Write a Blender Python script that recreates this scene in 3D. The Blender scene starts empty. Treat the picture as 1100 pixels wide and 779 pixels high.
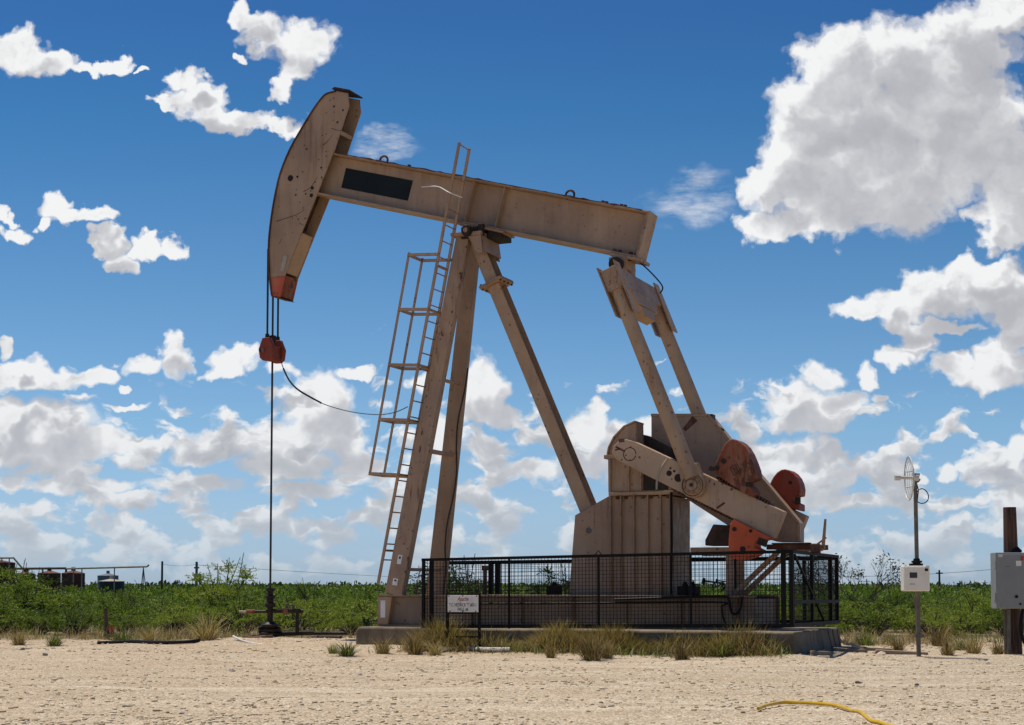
import bpy, bmesh, math, random
from mathutils import Vector, Matrix
R = random.Random(7)
S = bpy.context.scene
COL = S.collection
PI = math.pi

# ------------------------------------------------------------------ camera
F = 1700.0; HZ = 632.0; CX = 550.0; TP = 0.06; CAMZ = 1.12
p_ = math.atan(TP)
cam = bpy.data.cameras.new('camera'); camo = bpy.data.objects.new('camera', cam); COL.objects.link(camo)
camo.location = (0, 0, CAMZ); camo.rotation_euler = (PI/2 + p_, 0, 0)
cam.sensor_fit = 'HORIZONTAL'; cam.sensor_width = 36; cam.lens = 36*F/1100
cam.shift_y = (HZ - 389.5 - F*TP)/1100
cam.clip_start = 0.1; cam.clip_end = 20000
S.camera = camo

def ray(px, py):
    xc = (px-CX)/F; yc = (HZ-py)/F - TP
    return Vector((xc, math.cos(p_) - yc*math.sin(p_), math.sin(p_) + yc*math.cos(p_)))
def W(px, py, Y):
    d = ray(px, py); t = Y/d.y
    return Vector((d.x*t, Y, CAMZ + d.z*t))
def G(px, py, z=0.0):
    d = ray(px, py); t = (z-CAMZ)/d.z
    return Vector((d.x*t, d.y*t, z))

# the unit's own axes: u along the walking beam, v across it, w up
TH = math.radians(23)
UX = Vector((math.cos(TH), -math.sin(TH), 0)); VX = Vector((math.sin(TH), math.cos(TH), 0))
ORI = W(508, 247, 30.0); ORI.z = 0
def PXL(px, py, v):
    d = ray(px, py); o = Vector((0, 0, CAMZ)) - ORI
    t = (v - o.dot(VX))/d.dot(VX)
    q = o + d*t
    return (q.dot(UX), q.z)
def P3(px, py, v):
    u, w = PXL(px, py, v); return Vector((u, v, w))
def LW(u, v, w=0):
    return ORI + UX*u + VX*v + Vector((0, 0, w))
def px_of(pw):
    d = pw - Vector((0, 0, CAMZ))
    yc_ = d.y*math.cos(p_) + d.z*math.sin(p_)
    return CX + F*d.x/yc_

# ------------------------------------------------------------------ materials
def newmat(name):
    m = bpy.data.materials.new(name); m.use_nodes = True
    nt = m.node_tree; nt.nodes.clear()
    out = nt.nodes.new('ShaderNodeOutputMaterial'); b = nt.nodes.new('ShaderNodeBsdfPrincipled')
    nt.links.new(b.outputs[0], out.inputs[0])
    return m, nt, b
def N(nt, t, **kw):
    n = nt.nodes.new(t)
    for k, v in kw.items():
        if k == 'op': n.operation = v
        elif k.startswith('i_'):
            n.inputs[k[2:].replace('_', ' ')].default_value = v
        else: setattr(n, k, v)
    return n
def ramp(nt, src, stops, interp='LINEAR'):
    r = nt.nodes.new('ShaderNodeValToRGB'); r.color_ramp.interpolation = interp
    el = r.color_ramp.elements
    while len(el) < len(stops): el.new(0.5)
    for e, (p, c) in zip(el, stops):
        e.position = p; e.color = (c, c, c, 1) if isinstance(c, (int, float)) else (*c, 1)
    nt.links.new(src, r.inputs[0]); return r.outputs[0]
def mixc(nt, fac, a, b, mode='MIX'):
    m = nt.nodes.new('ShaderNodeMix'); m.data_type = 'RGBA'; m.blend_type = mode
    for sock, val in ((m.inputs[0], fac), (m.inputs[6], a), (m.inputs[7], b)):
        if hasattr(val, 'is_linked'): nt.links.new(val, sock)
        elif isinstance(val, (int, float)): sock.default_value = val
        else: sock.default_value = (*val, 1)
    return m.outputs[2]
def math_(nt, op, a, b=None, c=None, clamp=False):
    m = nt.nodes.new('ShaderNodeMath'); m.operation = op; m.use_clamp = clamp
    for i, val in enumerate((a, b, c)):
        if val is None: continue
        if hasattr(val, 'is_linked'): nt.links.new(val, m.inputs[i])
        else: m.inputs[i].default_value = val
    return m.outputs[0]
def coords(nt, scale=(1, 1, 1), world=False, rot=(0, 0, 0)):
    if world:
        s = nt.nodes.new('ShaderNodeNewGeometry').outputs['Position']
    else:
        s = nt.nodes.new('ShaderNodeTexCoord').outputs['Object']
    mp = nt.nodes.new('ShaderNodeMapping'); mp.inputs['Scale'].default_value = scale; mp.inputs['Rotation'].default_value = rot
    nt.links.new(s, mp.inputs[0]); return mp.outputs[0]
def noise(nt, vec, scale, detail=4, rough=0.55, dist=0.0):
    n = nt.nodes.new('ShaderNodeTexNoise'); n.inputs['Scale'].default_value = scale
    n.inputs['Detail'].default_value = detail; n.inputs['Roughness'].default_value = rough
    n.inputs['Distortion'].default_value = dist
    nt.links.new(vec, n.inputs['Vector']); return n.outputs['Fac']
def bump(nt, b, h, strength=0.3, dist=0.01):
    bp = nt.nodes.new('ShaderNodeBump'); bp.inputs['Strength'].default_value = strength; bp.inputs['Distance'].default_value = dist
    nt.links.new(h, bp.inputs['Height']); nt.links.new(bp.outputs[0], b.inputs['Normal'])

RUST = (0.15, 0.052, 0.018); RUSTD = (0.055, 0.021, 0.010)
def paint(name, base, spots=0.5, streak=0.5, rough=0.5, dust=0.4, patches=0.0, spec=0.4, edge=0.9):
    m, nt, b = newmat(name)
    v = coords(nt)
    big = noise(nt, v, 0.9, 5, 0.6)
    c = mixc(nt, ramp(nt, big, [(0.32, 0.0), (0.68, 1.0)]), tuple(x*0.74 for x in base), tuple(min(1, x*1.14) for x in base))
    # pale dust drifts
    du = noise(nt, coords(nt, (1.3, 1.3, 0.35)), 2.2, 6, 0.65)
    c = mixc(nt, math_(nt, 'MULTIPLY', ramp(nt, du, [(0.48, 0.0), (0.75, 1.0)]), dust), c, (0.52, 0.385, 0.265))
    # downward rust runs
    st = noise(nt, coords(nt, (9, 9, 0.55)), 1.6, 5, 0.6)
    gate = ramp(nt, noise(nt, v, 0.7, 3, 0.6), [(0.40, 0.0), (0.62, 1.0)])
    c = mixc(nt, math_(nt, 'MULTIPLY', math_(nt, 'MULTIPLY', ramp(nt, st, [(0.53, 0.0), (0.68, 1.0)]), gate), streak), c, RUST)
    # rust freckles
    vo = nt.nodes.new('ShaderNodeTexVoronoi'); vo.inputs['Scale'].default_value = 5.5
    nt.links.new(mixc(nt, 0.06, v, N(nt, 'ShaderNodeTexNoise', i_Scale=9.0).outputs['Color'], 'ADD'), vo.inputs['Vector'])
    sp = ramp(nt, vo.outputs['Distance'], [(0.09, 1.0), (0.17, 0.0)])
    gs = ramp(nt, noise(nt, v, 1.7, 3, 0.6), [(0.42, 0.0), (0.52, 1.0)])
    c = mixc(nt, math_(nt, 'MULTIPLY', math_(nt, 'MULTIPLY', sp, gs), spots), c, RUSTD)
    # second, finer scatter of chips
    vo2 = nt.nodes.new('ShaderNodeTexVoronoi'); vo2.inputs['Scale'].default_value = 12.0; nt.links.new(v, vo2.inputs['Vector'])
    sr = nt.nodes.new('ShaderNodeSeparateColor'); nt.links.new(vo2.outputs['Color'], sr.inputs[0])
    s2 = math_(nt, 'MULTIPLY', ramp(nt, vo2.outputs['Distance'], [(0.14, 1.0), (0.26, 0.0)]), ramp(nt, sr.outputs[0], [(0.80, 0.0), (0.86, 1.0)]))
    c = mixc(nt, math_(nt, 'MULTIPLY', s2, spots), c, RUST)
    # worn edges gone to rust
    if edge:
        bv = nt.nodes.new('ShaderNodeBevel'); bv.samples = 4; bv.inputs['Radius'].default_value = 0.035
        gn = nt.nodes.new('ShaderNodeNewGeometry'); dp = nt.nodes.new('ShaderNodeVectorMath'); dp.operation = 'DOT_PRODUCT'
        nt.links.new(bv.outputs[0], dp.inputs[0]); nt.links.new(gn.outputs['Normal'], dp.inputs[1])
        ew = math_(nt, 'ADD', math_(nt, 'MULTIPLY', math_(nt, 'SUBTRACT', 1.0, dp.outputs['Value']), 2.2), math_(nt, 'MULTIPLY', math_(nt, 'SUBTRACT', noise(nt, v, 6, 6, 0.68), 0.56), 2.2))
        c = mixc(nt, math_(nt, 'MULTIPLY', math_(nt, 'MULTIPLY', ramp(nt, ew, [(0.16, 0.0), (0.40, 1.0)]), ramp(nt, dp.outputs['Value'], [(0.93, 1.0), (0.995, 0.0)])), edge), c, RUSTD if base[0] < 0.2 else RUST)
    # flaked patches
    fl = noise(nt, coords(nt, (1.6, 1.6, 0.8)), 3.2, 8, 0.70)
    lo = 0.69 - patches*0.22
    c = mixc(nt, ramp(nt, fl, [(lo, 0.0), (lo+0.05, 1.0)]), c, mixc(nt, noise(nt, v, 12, 4), RUSTD, RUST))
    nt.links.new(c, b.inputs['Base Color'])
    rr = ramp(nt, noise(nt, v, 7, 4), [(0.3, rough-0.08), (0.7, rough+0.2)])
    nt.links.new(rr, b.inputs['Roughness']); b.inputs['Specular IOR Level'].default_value = spec
    bump(nt, b, noise(nt, v, 14, 6, 0.6), 0.25, 0.006)
    return m
def simple(name, base, rough=0.6, var=0.25, scale=6, metal=0.0, bmp=0.2, spec=0.4, c2=None):
    m, nt, b = newmat(name)
    v = coords(nt)
    n = noise(nt, v, scale, 6, 0.62)
    c2 = c2 or tuple(x*(1-var) for x in base)
    nt.links.new(mixc(nt, ramp(nt, n, [(0.35, 0.0), (0.65, 1.0)]), c2, base), b.inputs['Base Color'])
    b.inputs['Roughness'].default_value = rough; b.inputs['Metallic'].default_value = metal
    b.inputs['Specular IOR Level'].default_value = spec
    if bmp: bump(nt, b, noise(nt, v, scale*3, 5), bmp, 0.01)
    return m
TAN = (0.375, 0.240, 0.148)
M = {}
M['tan'] = paint('tan_paint', TAN)
M['tan_clean'] = paint('beam_paint', (0.375, 0.248, 0.158), spots=0.3, streak=0.25)
M['tan_rusty'] = paint('worn_tan_paint', TAN, spots=0.9, streak=0.8, patches=0.36)
M['tan_warm'] = paint('warm_tan_paint', (0.43, 0.275, 0.16), spots=0.7, streak=0.4, patches=0.22)
M['skid'] = paint('grimy_tan_paint', (0.225, 0.160, 0.110), spots=0.6, streak=0.5, patches=0.12, dust=0.2)
M['rust'] = paint('rusted_steel', (0.095, 0.038, 0.02), spots=0.5, streak=0.6, patches=0.3, rough=0.75, dust=0.35)
M['redrust'] = paint('rusty_red_paint', (0.25, 0.062, 0.024), spots=0.6, streak=0.8, patches=0.8, rough=0.65, dust=0.45)
M['red'] = paint('faded_red_paint', (0.27, 0.038, 0.015), spots=0.5, streak=0.4, patches=0.3, rough=0.55, dust=0.12)
M['orange'] = paint('orange_paint', (0.60, 0.095, 0.022), spots=0.6, streak=0.3, patches=0.25, rough=0.5, dust=0.1)
M['darkrec'] = paint('dark_paint_recess_shade', (0.04, 0.024, 0.016), spots=0.5, streak=0.6, patches=0.5, rough=0.7, dust=0.1)  # dark paint and cracks; on recessed parts it has shade put into the colour
M['black'] = simple('black_paint', (0.011, 0.009, 0.008), 0.6, 0.4, spec=0.15)
M['grease'] = simple('greasy_black', (0.016, 0.012, 0.009), 0.5, 0.5, c2=(0.045, 0.028, 0.016), bmp=0.5, spec=0.22)
M['cable'] = simple('steel_cable', (0.05, 0.042, 0.036), 0.55, 0.3, 20, 0.4)
M['sticker'] = simple('covered_emblem', (0.012, 0.016, 0.015), 0.5, 0.35, 2.5, bmp=0.05, spec=0.2)
M['white'] = simple('white_paint', (0.82, 0.80, 0.76), 0.5, 0.14, 4, bmp=0.05)
M['signwhite'] = simple('sign_face', (0.82, 0.77, 0.68), 0.5, 0.16, 5, bmp=0.05)
M['ink'] = simple('sign_ink', (0.035, 0.035, 0.05), 0.6, 0.1, bmp=0)
M['redink'] = simple('sign_red_ink', (0.33, 0.06, 0.03), 0.6, 0.1, bmp=0)
M['rtu'] = simple('cream_enclosure', (0.84, 0.77, 0.66), 0.45, 0.12, 3, bmp=0.04)
M['antenna'] = simple('pale_antenna_metal', (0.62, 0.60, 0.55), 0.45, 0.15, 8, bmp=0.04)
M['galv'] = simple('galvanised_pipe', (0.17, 0.145, 0.11), 0.6, 0.4, 8, 0.1)
M['greybox'] = simple('grey_enamel', (0.235, 0.24, 0.235), 0.45, 0.12, 2.5, bmp=0.05)
M['screen'] = simple('dark_screen', (0.02, 0.03, 0.025), 0.25, 0.2, bmp=0)
M['pipe_white'] = simple('white_plastic_pipe', (0.68, 0.64, 0.58), 0.5, 0.2, 5, bmp=0.05)
M['hose'] = simple('yellow_hose', (0.66, 0.40, 0.01), 0.42, 0.18, 9, bmp=0.05)
M['blackhose'] = simple('black_poly_pipe', (0.012, 0.010, 0.010), 0.6, 0.3, 5, spec=0.15)
M['red_tag'] = simple('red_tag', (0.45, 0.03, 0.02), 0.5, 0.1, bmp=0)
M['pylon'] = simple('pylon_steel', (0.12, 0.125, 0.13), 0.6, 0.2)
M['farpole'] = simple('weathered_wood', (0.07, 0.05, 0.04), 0.85, 0.3, 8)
M['tankrust'] = paint('rusted_tank', (0.105, 0.035, 0.02), spots=0.2, streak=0.9, patches=0.4, rough=0.8, dust=0.2)
M['tankdark'] = simple('dark_tank', (0.022, 0.026, 0.026), 0.6, 0.3, 1.5)
M['tankgrey'] = simple('grey_tank', (0.15, 0.18, 0.2), 0.6, 0.3, 1.5)
M['pale_metal'] = simple('pale_walkway_metal', (0.42, 0.36, 0.28), 0.6, 0.3, 2)
M['brownpipe'] = simple('brown_pipework', (0.11, 0.07, 0.05), 0.7, 0.4, 2)

def wood():
    m, nt, b = newmat('creosoted_wood')
    v = coords(nt, (14, 14, 0.7))
    n = noise(nt, v, 2.2, 7, 0.65)
    c = mixc(nt, ramp(nt, n, [(0.38, 0.0), (0.62, 1.0)]), (0.02, 0.011, 0.008), (0.12, 0.055, 0.033))
    nt.links.new(c, b.inputs['Base Color']); b.inputs['Roughness'].default_value = 0.85
    bump(nt, b, n, 0.8, 0.02); return m
M['wood'] = wood()
def concrete():
    m, nt, b = newmat('weathered_concrete')
    v = coords(nt)
    n = noise(nt, v, 1.6, 8, 0.68)
    c = mixc(nt, ramp(nt, n, [(0.3, 0.0), (0.7, 1.0)]), (0.10, 0.075, 0.048), (0.27, 0.215, 0.145))
    st = noise(nt, coords(nt, (5, 5, 0.6)), 1.4, 5, 0.6)
    c = mixc(nt, ramp(nt, st, [(0.52, 0.0), (0.72, 0.75)]), c, (0.06, 0.048, 0.035))
    nt.links.new(c, b.inputs['Base Color']); b.inputs['Roughness'].default_value = 0.9
    bump(nt, b, noise(nt, v, 9, 8, 0.7), 0.5, 0.02); return m
M['concrete'] = concrete()
def leafmat(name, cols, trans=0.25):
    m, nt, b = newmat(name)
    g = nt.nodes.new('ShaderNodeNewGeometry')
    oi = nt.nodes.new('ShaderNodeObjectInfo')
    n = noise(nt, coords(nt, world=True), 0.9, 4, 0.65)
    f = math_(nt, 'ADD', math_(nt, 'MULTIPLY', g.outputs['Random Per Island'], 0.4), math_(nt, 'MULTIPLY', n, 0.75))
    f = math_(nt, 'ADD', f, math_(nt, 'MULTIPLY', math_(nt, 'SUBTRACT', oi.outputs['Random'], 0.5), 0.42))
    k = len(cols)
    c = ramp(nt, f, [(0.2 + 0.6*i/(k-1), col) for i, col in enumerate(cols)])
    nt.links.new(c, b.inputs['Base Color']); b.inputs['Roughness'].default_value = 0.55
    b.inputs['Specular IOR Level'].default_value = 0.25
    tr = nt.nodes.new('ShaderNodeBsdfTranslucent'); nt.links.new(mixc(nt, 1.0, c, (1.0, 1.15, 0.6), 'MULTIPLY'), tr.inputs[0])
    mx = nt.nodes.new('ShaderNodeMixShader'); mx.inputs[0].default_value = trans
    out = [x for x in nt.nodes if x.type == 'OUTPUT_MATERIAL'][0]
    nt.links.new(b.outputs[0], mx.inputs[1]); nt.links.new(tr.outputs[0], mx.inputs[2]); nt.links.new(mx.outputs[0], out.inputs[0])
    return m
M['leaf'] = leafmat('mesquite_leaf', [(0.034, 0.056, 0.007), (0.095, 0.135, 0.014), (0.175, 0.235, 0.027), (0.28, 0.31, 0.05)], 0.34)
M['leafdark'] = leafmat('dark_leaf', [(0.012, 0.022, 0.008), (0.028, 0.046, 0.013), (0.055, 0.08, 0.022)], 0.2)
M['leafpale'] = leafmat('pale_leaf', [(0.05, 0.07, 0.02), (0.09, 0.12, 0.035), (0.14, 0.16, 0.055)], 0.3)
M['drygrass'] = leafmat('dry_grass', [(0.085, 0.055, 0.024), (0.20, 0.135, 0.058), (0.33, 0.235, 0.105), (0.46, 0.35, 0.18)], 0.3)
M['weed'] = leafmat('green_weed', [(0.06, 0.075, 0.018), (0.13, 0.15, 0.04), (0.22, 0.23, 0.07)], 0.3)
M['twig'] = simple('grey_brown_twig', (0.075, 0.055, 0.04), 0.85, 0.4, 12)
M['farveg'] = leafmat('far_scrub_leaf', [(0.025, 0.04, 0.01), (0.05, 0.072, 0.016), (0.08, 0.1, 0.026)], 0.2)
def stone(name, a, c_, bb):
    m, nt, b = newmat(name)
    g = nt.nodes.new('ShaderNodeNewGeometry')
    n = noise(nt, coords(nt, world=True), 14, 5, 0.6)
    f = math_(nt, 'ADD', math_(nt, 'MULTIPLY', g.outputs['Random Per Island'], 0.75), math_(nt, 'MULTIPLY', n, 0.3))
    nt.links.new(ramp(nt, f, [(0.12, a), (0.5, c_), (0.9, bb)]), b.inputs['Base Color'])
    b.inputs['Roughness'].default_value = 0.9
    bump(nt, b, n, 0.5, 0.01); return m
M['gravel'] = stone('caliche_gravel', (0.34, 0.25, 0.15), (0.50, 0.39, 0.25), (0.62, 0.52, 0.38))
M['rock'] = stone('pale_rock', (0.34, 0.25, 0.17), (0.42, 0.32, 0.23), (0.5, 0.40, 0.30))
M['darkrock'] = stone('dark_rock', (0.03, 0.025, 0.02), (0.05, 0.042, 0.035), (0.08, 0.065, 0.05))
M['flag'] = stone('broken_board', (0.22, 0.155, 0.10), (0.29, 0.21, 0.145), (0.36, 0.27, 0.19))

# ------------------------------------------------------------------ mesh builder
class MB:
    def __init__(s): s.v = []; s.f = []; s.cut = []
    def add(s, vs, fs):
        s.cut.append((len(s.v), len(s.f))); o = len(s.v); s.v += [Vector(x) for x in vs]; s.f += [tuple(i+o for i in q) for q in fs]; return s
    def box(s, lo, hi):
        x0, y0, z0 = lo; x1, y1, z1 = hi
        return s.add([(x0,y0,z0),(x1,y0,z0),(x1,y1,z0),(x0,y1,z0),(x0,y0,z1),(x1,y0,z1),(x1,y1,z1),(x0,y1,z1)],
                     [(3,2,1,0),(4,5,6,7),(0,1,5,4),(1,2,6,5),(2,3,7,6),(3,0,4,7)])
    def bar(s, a, b, wd, ht, side=(0, 1, 0), wd2=None, ht2=None):
        # a bar from a to b: wd along `side`, ht along the third axis
        a = Vector(a); b = Vector(b); d = (b-a).normalized(); sd = Vector(side)
        sd = (sd - d*sd.dot(d)).normalized(); up = d.cross(sd).normalized()
        vs = []
        for p, w_, h_ in ((a, wd, ht), (b, wd2 or wd, ht2 or ht)):
            for i, j in ((-1,-1),(1,-1),(1,1),(-1,1)): vs.append(p + sd*(i*w_/2) + up*(j*h_/2))
        return s.add(vs, [(3,2,1,0),(4,5,6,7),(0,1,5,4),(1,2,6,5),(2,3,7,6),(3,0,4,7)])
    def prism(s, poly, v0, v1):
        n = len(poly)
        vs = [(u, v0, w) for u, w in poly] + [(u, v1, w) for u, w in poly]
        return s.add(vs, [tuple(range(n)), tuple(range(2*n-1, n-1, -1))] + [(i, i+n, (i+1) % n + n, (i+1) % n) for i in range(n)])
    def cyl(s, a, b, r0, r1=None, n=16, cap=True):
        r1 = r0 if r1 is None else r1
        a = Vector(a); b = Vector(b); d = (b-a).normalized()
        x = d.orthogonal().normalized(); y = d.cross(x)
        vs = []
        for p, r in ((a, r0), (b, r1)):
            for i in range(n): t = 2*PI*i/n; vs.append(p + x*(r*math.cos(t)) + y*(r*math.sin(t)))
        fs = [(i, (i+1) % n, (i+1) % n + n, i+n) for i in range(n)]
        if cap: fs += [tuple(range(n-1, -1, -1)), tuple(range(n, 2*n))]
        return s.add(vs, fs)
    def tube(s, pts, r, n=8, taper=None):
        pts = [Vector(p) for p in pts]; k = len(pts); vs = []; x = None
        for i, p in enumerate(pts):
            d = (pts[min(i+1, k-1)] - pts[max(i-1, 0)]).normalized()
            x = d.orthogonal().normalized() if x is None else (x - d*x.dot(d)).normalized()
            y = d.cross(x); rr = r if taper is None else r + (taper-r)*i/(k-1)
            for j in range(n): t = 2*PI*j/n; vs.append(p + x*(rr*math.cos(t)) + y*(rr*math.sin(t)))
        fs = [(i*n+j, i*n+(j+1) % n, (i+1)*n+(j+1) % n, (i+1)*n+j) for i in range(k-1) for j in range(n)]
        fs += [tuple(range(n-1, -1, -1)), tuple(range((k-1)*n, k*n))]
        return s.add(vs, fs)
    def lathe(s, c, prof, n=18):
        c = Vector(c); vs = []
        for r, z in prof:
            for j in range(n): t = 2*PI*j/n; vs.append(c + Vector((r*math.cos(t), r*math.sin(t), z)))
        k = len(prof)
        fs = [(i*n+j, i*n+(j+1) % n, (i+1)*n+(j+1) % n, (i+1)*n+j) for i in range(k-1) for j in range(n)]
        fs += [tuple(range(n-1, -1, -1)), tuple(range((k-1)*n, k*n))]
        return s.add(vs, fs)
    def each(s, name, mat, parent=None, bevel=0.0, **kw):
        # every solid added becomes a part of its own
        out = []; ends = s.cut[1:] + [(len(s.v), len(s.f))]
        for (v0, f0), (v1, f1) in zip(s.cut, ends):
            m = MB(); m.v = s.v[v0:v1]; m.f = [tuple(i-v0 for i in q) for q in s.f[f0:f1]]
            out.append(m.build(name, mat, parent, bevel, **kw))
        return out
    def build(s, name, mat, parent=None, bevel=0.0, smooth=False, loc=None, fixn=True):
        me = bpy.data.meshes.new(name)
        vs = s.v if loc is None else [q - Vector(loc) for q in s.v]
        me.from_pydata([tuple(q) for q in vs], [], s.f)
        if fixn:
            bm = bmesh.new(); bm.from_mesh(me); bmesh.ops.recalc_face_normals(bm, faces=bm.faces); bm.to_mesh(me); bm.free()
        me.materials.append(mat)
        o = bpy.data.objects.new(name, me); COL.objects.link(o)
        if loc is not None: o.location = loc
        if parent: o.parent = parent
        if smooth:
            for q in me.polygons: q.use_smooth = True
            try: me.set_sharp_from_angle(angle=math.radians(40))
            except Exception: pass
        if bevel:
            b = o.modifiers.new('edge', 'BEVEL'); b.width = bevel; b.segments = 2; b.limit_method = 'ANGLE'; b.angle_limit = math.radians(40)
        return o
def tag(o, label=None, cat=None, group=None, kind=None):
    if label: o['label'] = label
    if cat: o['category'] = cat
    if group: o['group'] = group
    if kind: o['kind'] = kind
    return o
def thing(name, label, cat, loc=(0, 0, 0), rz=0.0, group=None):
    o = bpy.data.objects.new(name, None); COL.objects.link(o); o.empty_display_size = 0.3
    o.location = loc; o.rotation_euler = (0, 0, rz)
    return tag(o, label, cat, group)
def copy_tree(o, parent=None):
    c = o.copy(); COL.objects.link(c)
    if parent: c.parent = parent
    for ch in list(o.children): copy_tree(ch, c)
    return c
def curve_pts(ctrl, n=8):
    ctrl = [Vector(p) for p in ctrl]; out = []
    for i in range(len(ctrl)-1):
        p0 = ctrl[max(i-1, 0)]; p1 = ctrl[i]; p2 = ctrl[i+1]; p3 = ctrl[min(i+2, len(ctrl)-1)]
        for k in range(n):
            t = k/n
            out.append(0.5*((2*p1) + (p2-p0)*t + (2*p0-5*p1+4*p2-p3)*t*t + (3*p1-p0-3*p2+p3)*t**3))
    out.append(ctrl[-1]); return out
# ================================================================== the pumping unit
pump = thing('pump_jack', 'tall tan pump jack with red tipped horse head, rusting walking beam and counterweights', 'pump jack', ORI, -TH)
def poly(pts, v): return [PXL(x, y, v) for x, y in pts]

# --- skid
SK = 0.88
u0, zt = PXL(409, 639, -SK); _, zb = PXL(409, 672.5, -SK); u1, _ = PXL(811, 640, -SK)
ZB = zb
skid = MB()
for sv in (-1, 1):
    v_ = sv*SK
    skid.box((u0, v_-0.13, zt-0.035), (u1, v_+0.13, zt)); skid.box((u0, v_-0.13, zb), (u1, v_+0.13, zb+0.035))
    skid.box((u0, v_-0.02, zb+0.035), (u1, v_+0.02, zt-0.035))
    for k in range(7):
        uu = u0 + 0.9 + k*(u1-u0-1.2)/6.0
        skid.box((uu-0.012, v_-0.11, zb+0.035), (uu+0.012, v_+0.11, zt-0.035))
for uu in (u0+0.25, 0.9, 2.4, 3.9, u1-0.15):
    skid.box((uu-0.09, -SK+0.02, zb+0.06), (uu+0.09, SK-0.02, zt-0.06))
skid.build('skid', M['skid'], pump, 0.006)
e = MB()
e.prism([(u0-0.003, zb+0.036), (u0-0.003, zt-0.036), (u0+0.30, zt-0.036), (u0+0.22, zb+0.036)], -SK-0.125, -SK-0.021)
e.build('skid_gusset', M['tan_warm'], pump, 0.006)
lb = MB(); lu = u0 + 0.065
lb.box((lu, -SK-0.132, zb+0.16), (lu+0.10, -SK-0.1255, zb+0.48)); o = lb.build('warning_label', M['white'], pump)

# --- samson post: two front legs and one rear leg
def leg(sv):
    b = MB()
    t = P3(499, 256, -0.2); bt = P3(425, 638, -0.86)
    top = Vector((t.x, 0.22*sv, t.z)); bot = Vector((bt.x, 0.88*sv, zt))
    b.bar(top, bot, 0.15, 0.27, (0, 1, 0), 0.19, 0.36)
    d = (bot-top).normalized()
    return b.build('front_leg', M['tan_rusty' if sv < 0 else 'tan'], pump, 0.01), top, bot
ln, ltop, lbot = leg(-1); lf, ftop, fbot = leg(1)
for (px, py, w_, h_) in ((427, 601.5, 0.085, 0.17), (422, 625, 0.10, 0.125)):
    k = (py-256)/(638-256.0)
    c = ltop.lerp(lbot, k); d = (lbot-ltop).normalized(); sd = Vector((0, 1, 0)); sd = (sd - d*d.y).normalized(); up = d.cross(sd)
    f = c - sd*(0.078+0.02*k)
    b = MB(); b.bar(f - d*h_/2, f + d*h_/2, 0.006, w_, sd)
    lab = b.build('warning_label', M['white'], ln)
    b = MB(); b.bar(f - sd*0.004 - d*h_*0.35, f - sd*0.004 - d*h_*0.08, 0.004, w_*0.45, sd); b.build('printed_mark', M['ink'], ln)
# cross members between the front legs
b = MB()
for k, t_ in ((0.60, 0.07), (0.40, 0.05), (0.93, 0.06)):
    a_ = ltop.lerp(lbot, k); c_ = ftop.lerp(fbot, k)
    b.bar(a_ + Vector((0.05, 0.14, 0)), c_ + Vector((0.05, -0.14, 0)), t_*1.6, t_, (1, 0, 0))
b.each('cross_brace', M['tan'], pump, 0.004)
# cap saddle and bearing
ucap, wcap = PXL(509, 256, 0)
b = MB()
b.prism([(ucap-0.30, wcap-0.02), (ucap+0.34, wcap-0.05), (ucap+0.34, wcap+0.03), (ucap-0.30, wcap+0.045)], -0.42, 0.42)
b.prism([(ucap+0.06, wcap-0.045), (ucap+0.335, wcap-0.045), (ucap+0.37, wcap-0.42), (ucap+0.22, wcap-0.36)], -0.41, -0.385)
b.prism([(ucap+0.06, wcap-0.045), (ucap+0.335, wcap-0.045), (ucap+0.37, wcap-0.42), (ucap+0.22, wcap-0.36)], 0.385, 0.41)
b.prism([(ucap+0.342, wcap-0.05), (ucap+0.356, wcap-0.05), (ucap+0.40, wcap-0.36), (ucap+0.386, wcap-0.36)], -0.40, 0.40)
b.build('post_cap', M['tan_rusty'], pump, 0.006)
b = MB()
uc, wc = PXL(502, 248, -0.42)
b.cyl((uc, -0.44, wc), (uc, 0.44, wc), 0.115, n=24); b.cyl((uc, -0.50, wc), (uc, -0.44, wc), 0.09, n=20)
b.box((uc-0.17, -0.34, wc-0.125), (uc+0.17, -0.14, wc+0.10)); b.box((uc-0.17, 0.14, wc-0.125), (uc+0.17, 0.34, wc+0.10))
b.box((uc+0.19, -0.36, wc-0.13), (uc+0.29, -0.26, wc+0.13))
b.box((uc+0.32, -0.2, wc-0.13), (uc+0.58, 0.36, wc+0.05))
bear = b.build('center_bearing', M['grease'], pump, 0.008)
b = MB(); b.cyl((uc, -0.515, wc), (uc, -0.503, wc), 0.05, n=12); b.build('bearing_cap', M['tan_rusty'], bear)
# rear leg
rt = P3(515, 262, 0); rb = P3(633, 548, 0)
b = MB()
d = (rb-rt).normalized(); up = d.cross(Vector((0, 1, 0)))
for v_ in (-0.17, 0.17):
    b.bar(rt + Vector((0, v_, 0)), rb + Vector((0, v_, 0)), 0.025, 0.25)
b.bar(rt - up*0.02, rb - up*0.02, 0.314, 0.03)
kf = rt.lerp(rb, 0.16)
for s_ in (-0.016, 0.016): b.bar(kf + d*(s_-0.0145), kf + d*(s_+0.0145), 0.62, 0.48)
b.build('rear_leg', M['tan_warm'], pump, 0.005)
b = MB()
for i in range(8):
    q = kf + Vector((0, -0.27 + 0.54*(i % 4)/3, 0)) + up*(0.20 if i < 4 else -0.20)
    b.cyl(q - d*0.06, q + d*0.06, 0.022, n=6)
b.each('flange_bolt', M['rust'], pump)

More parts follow.
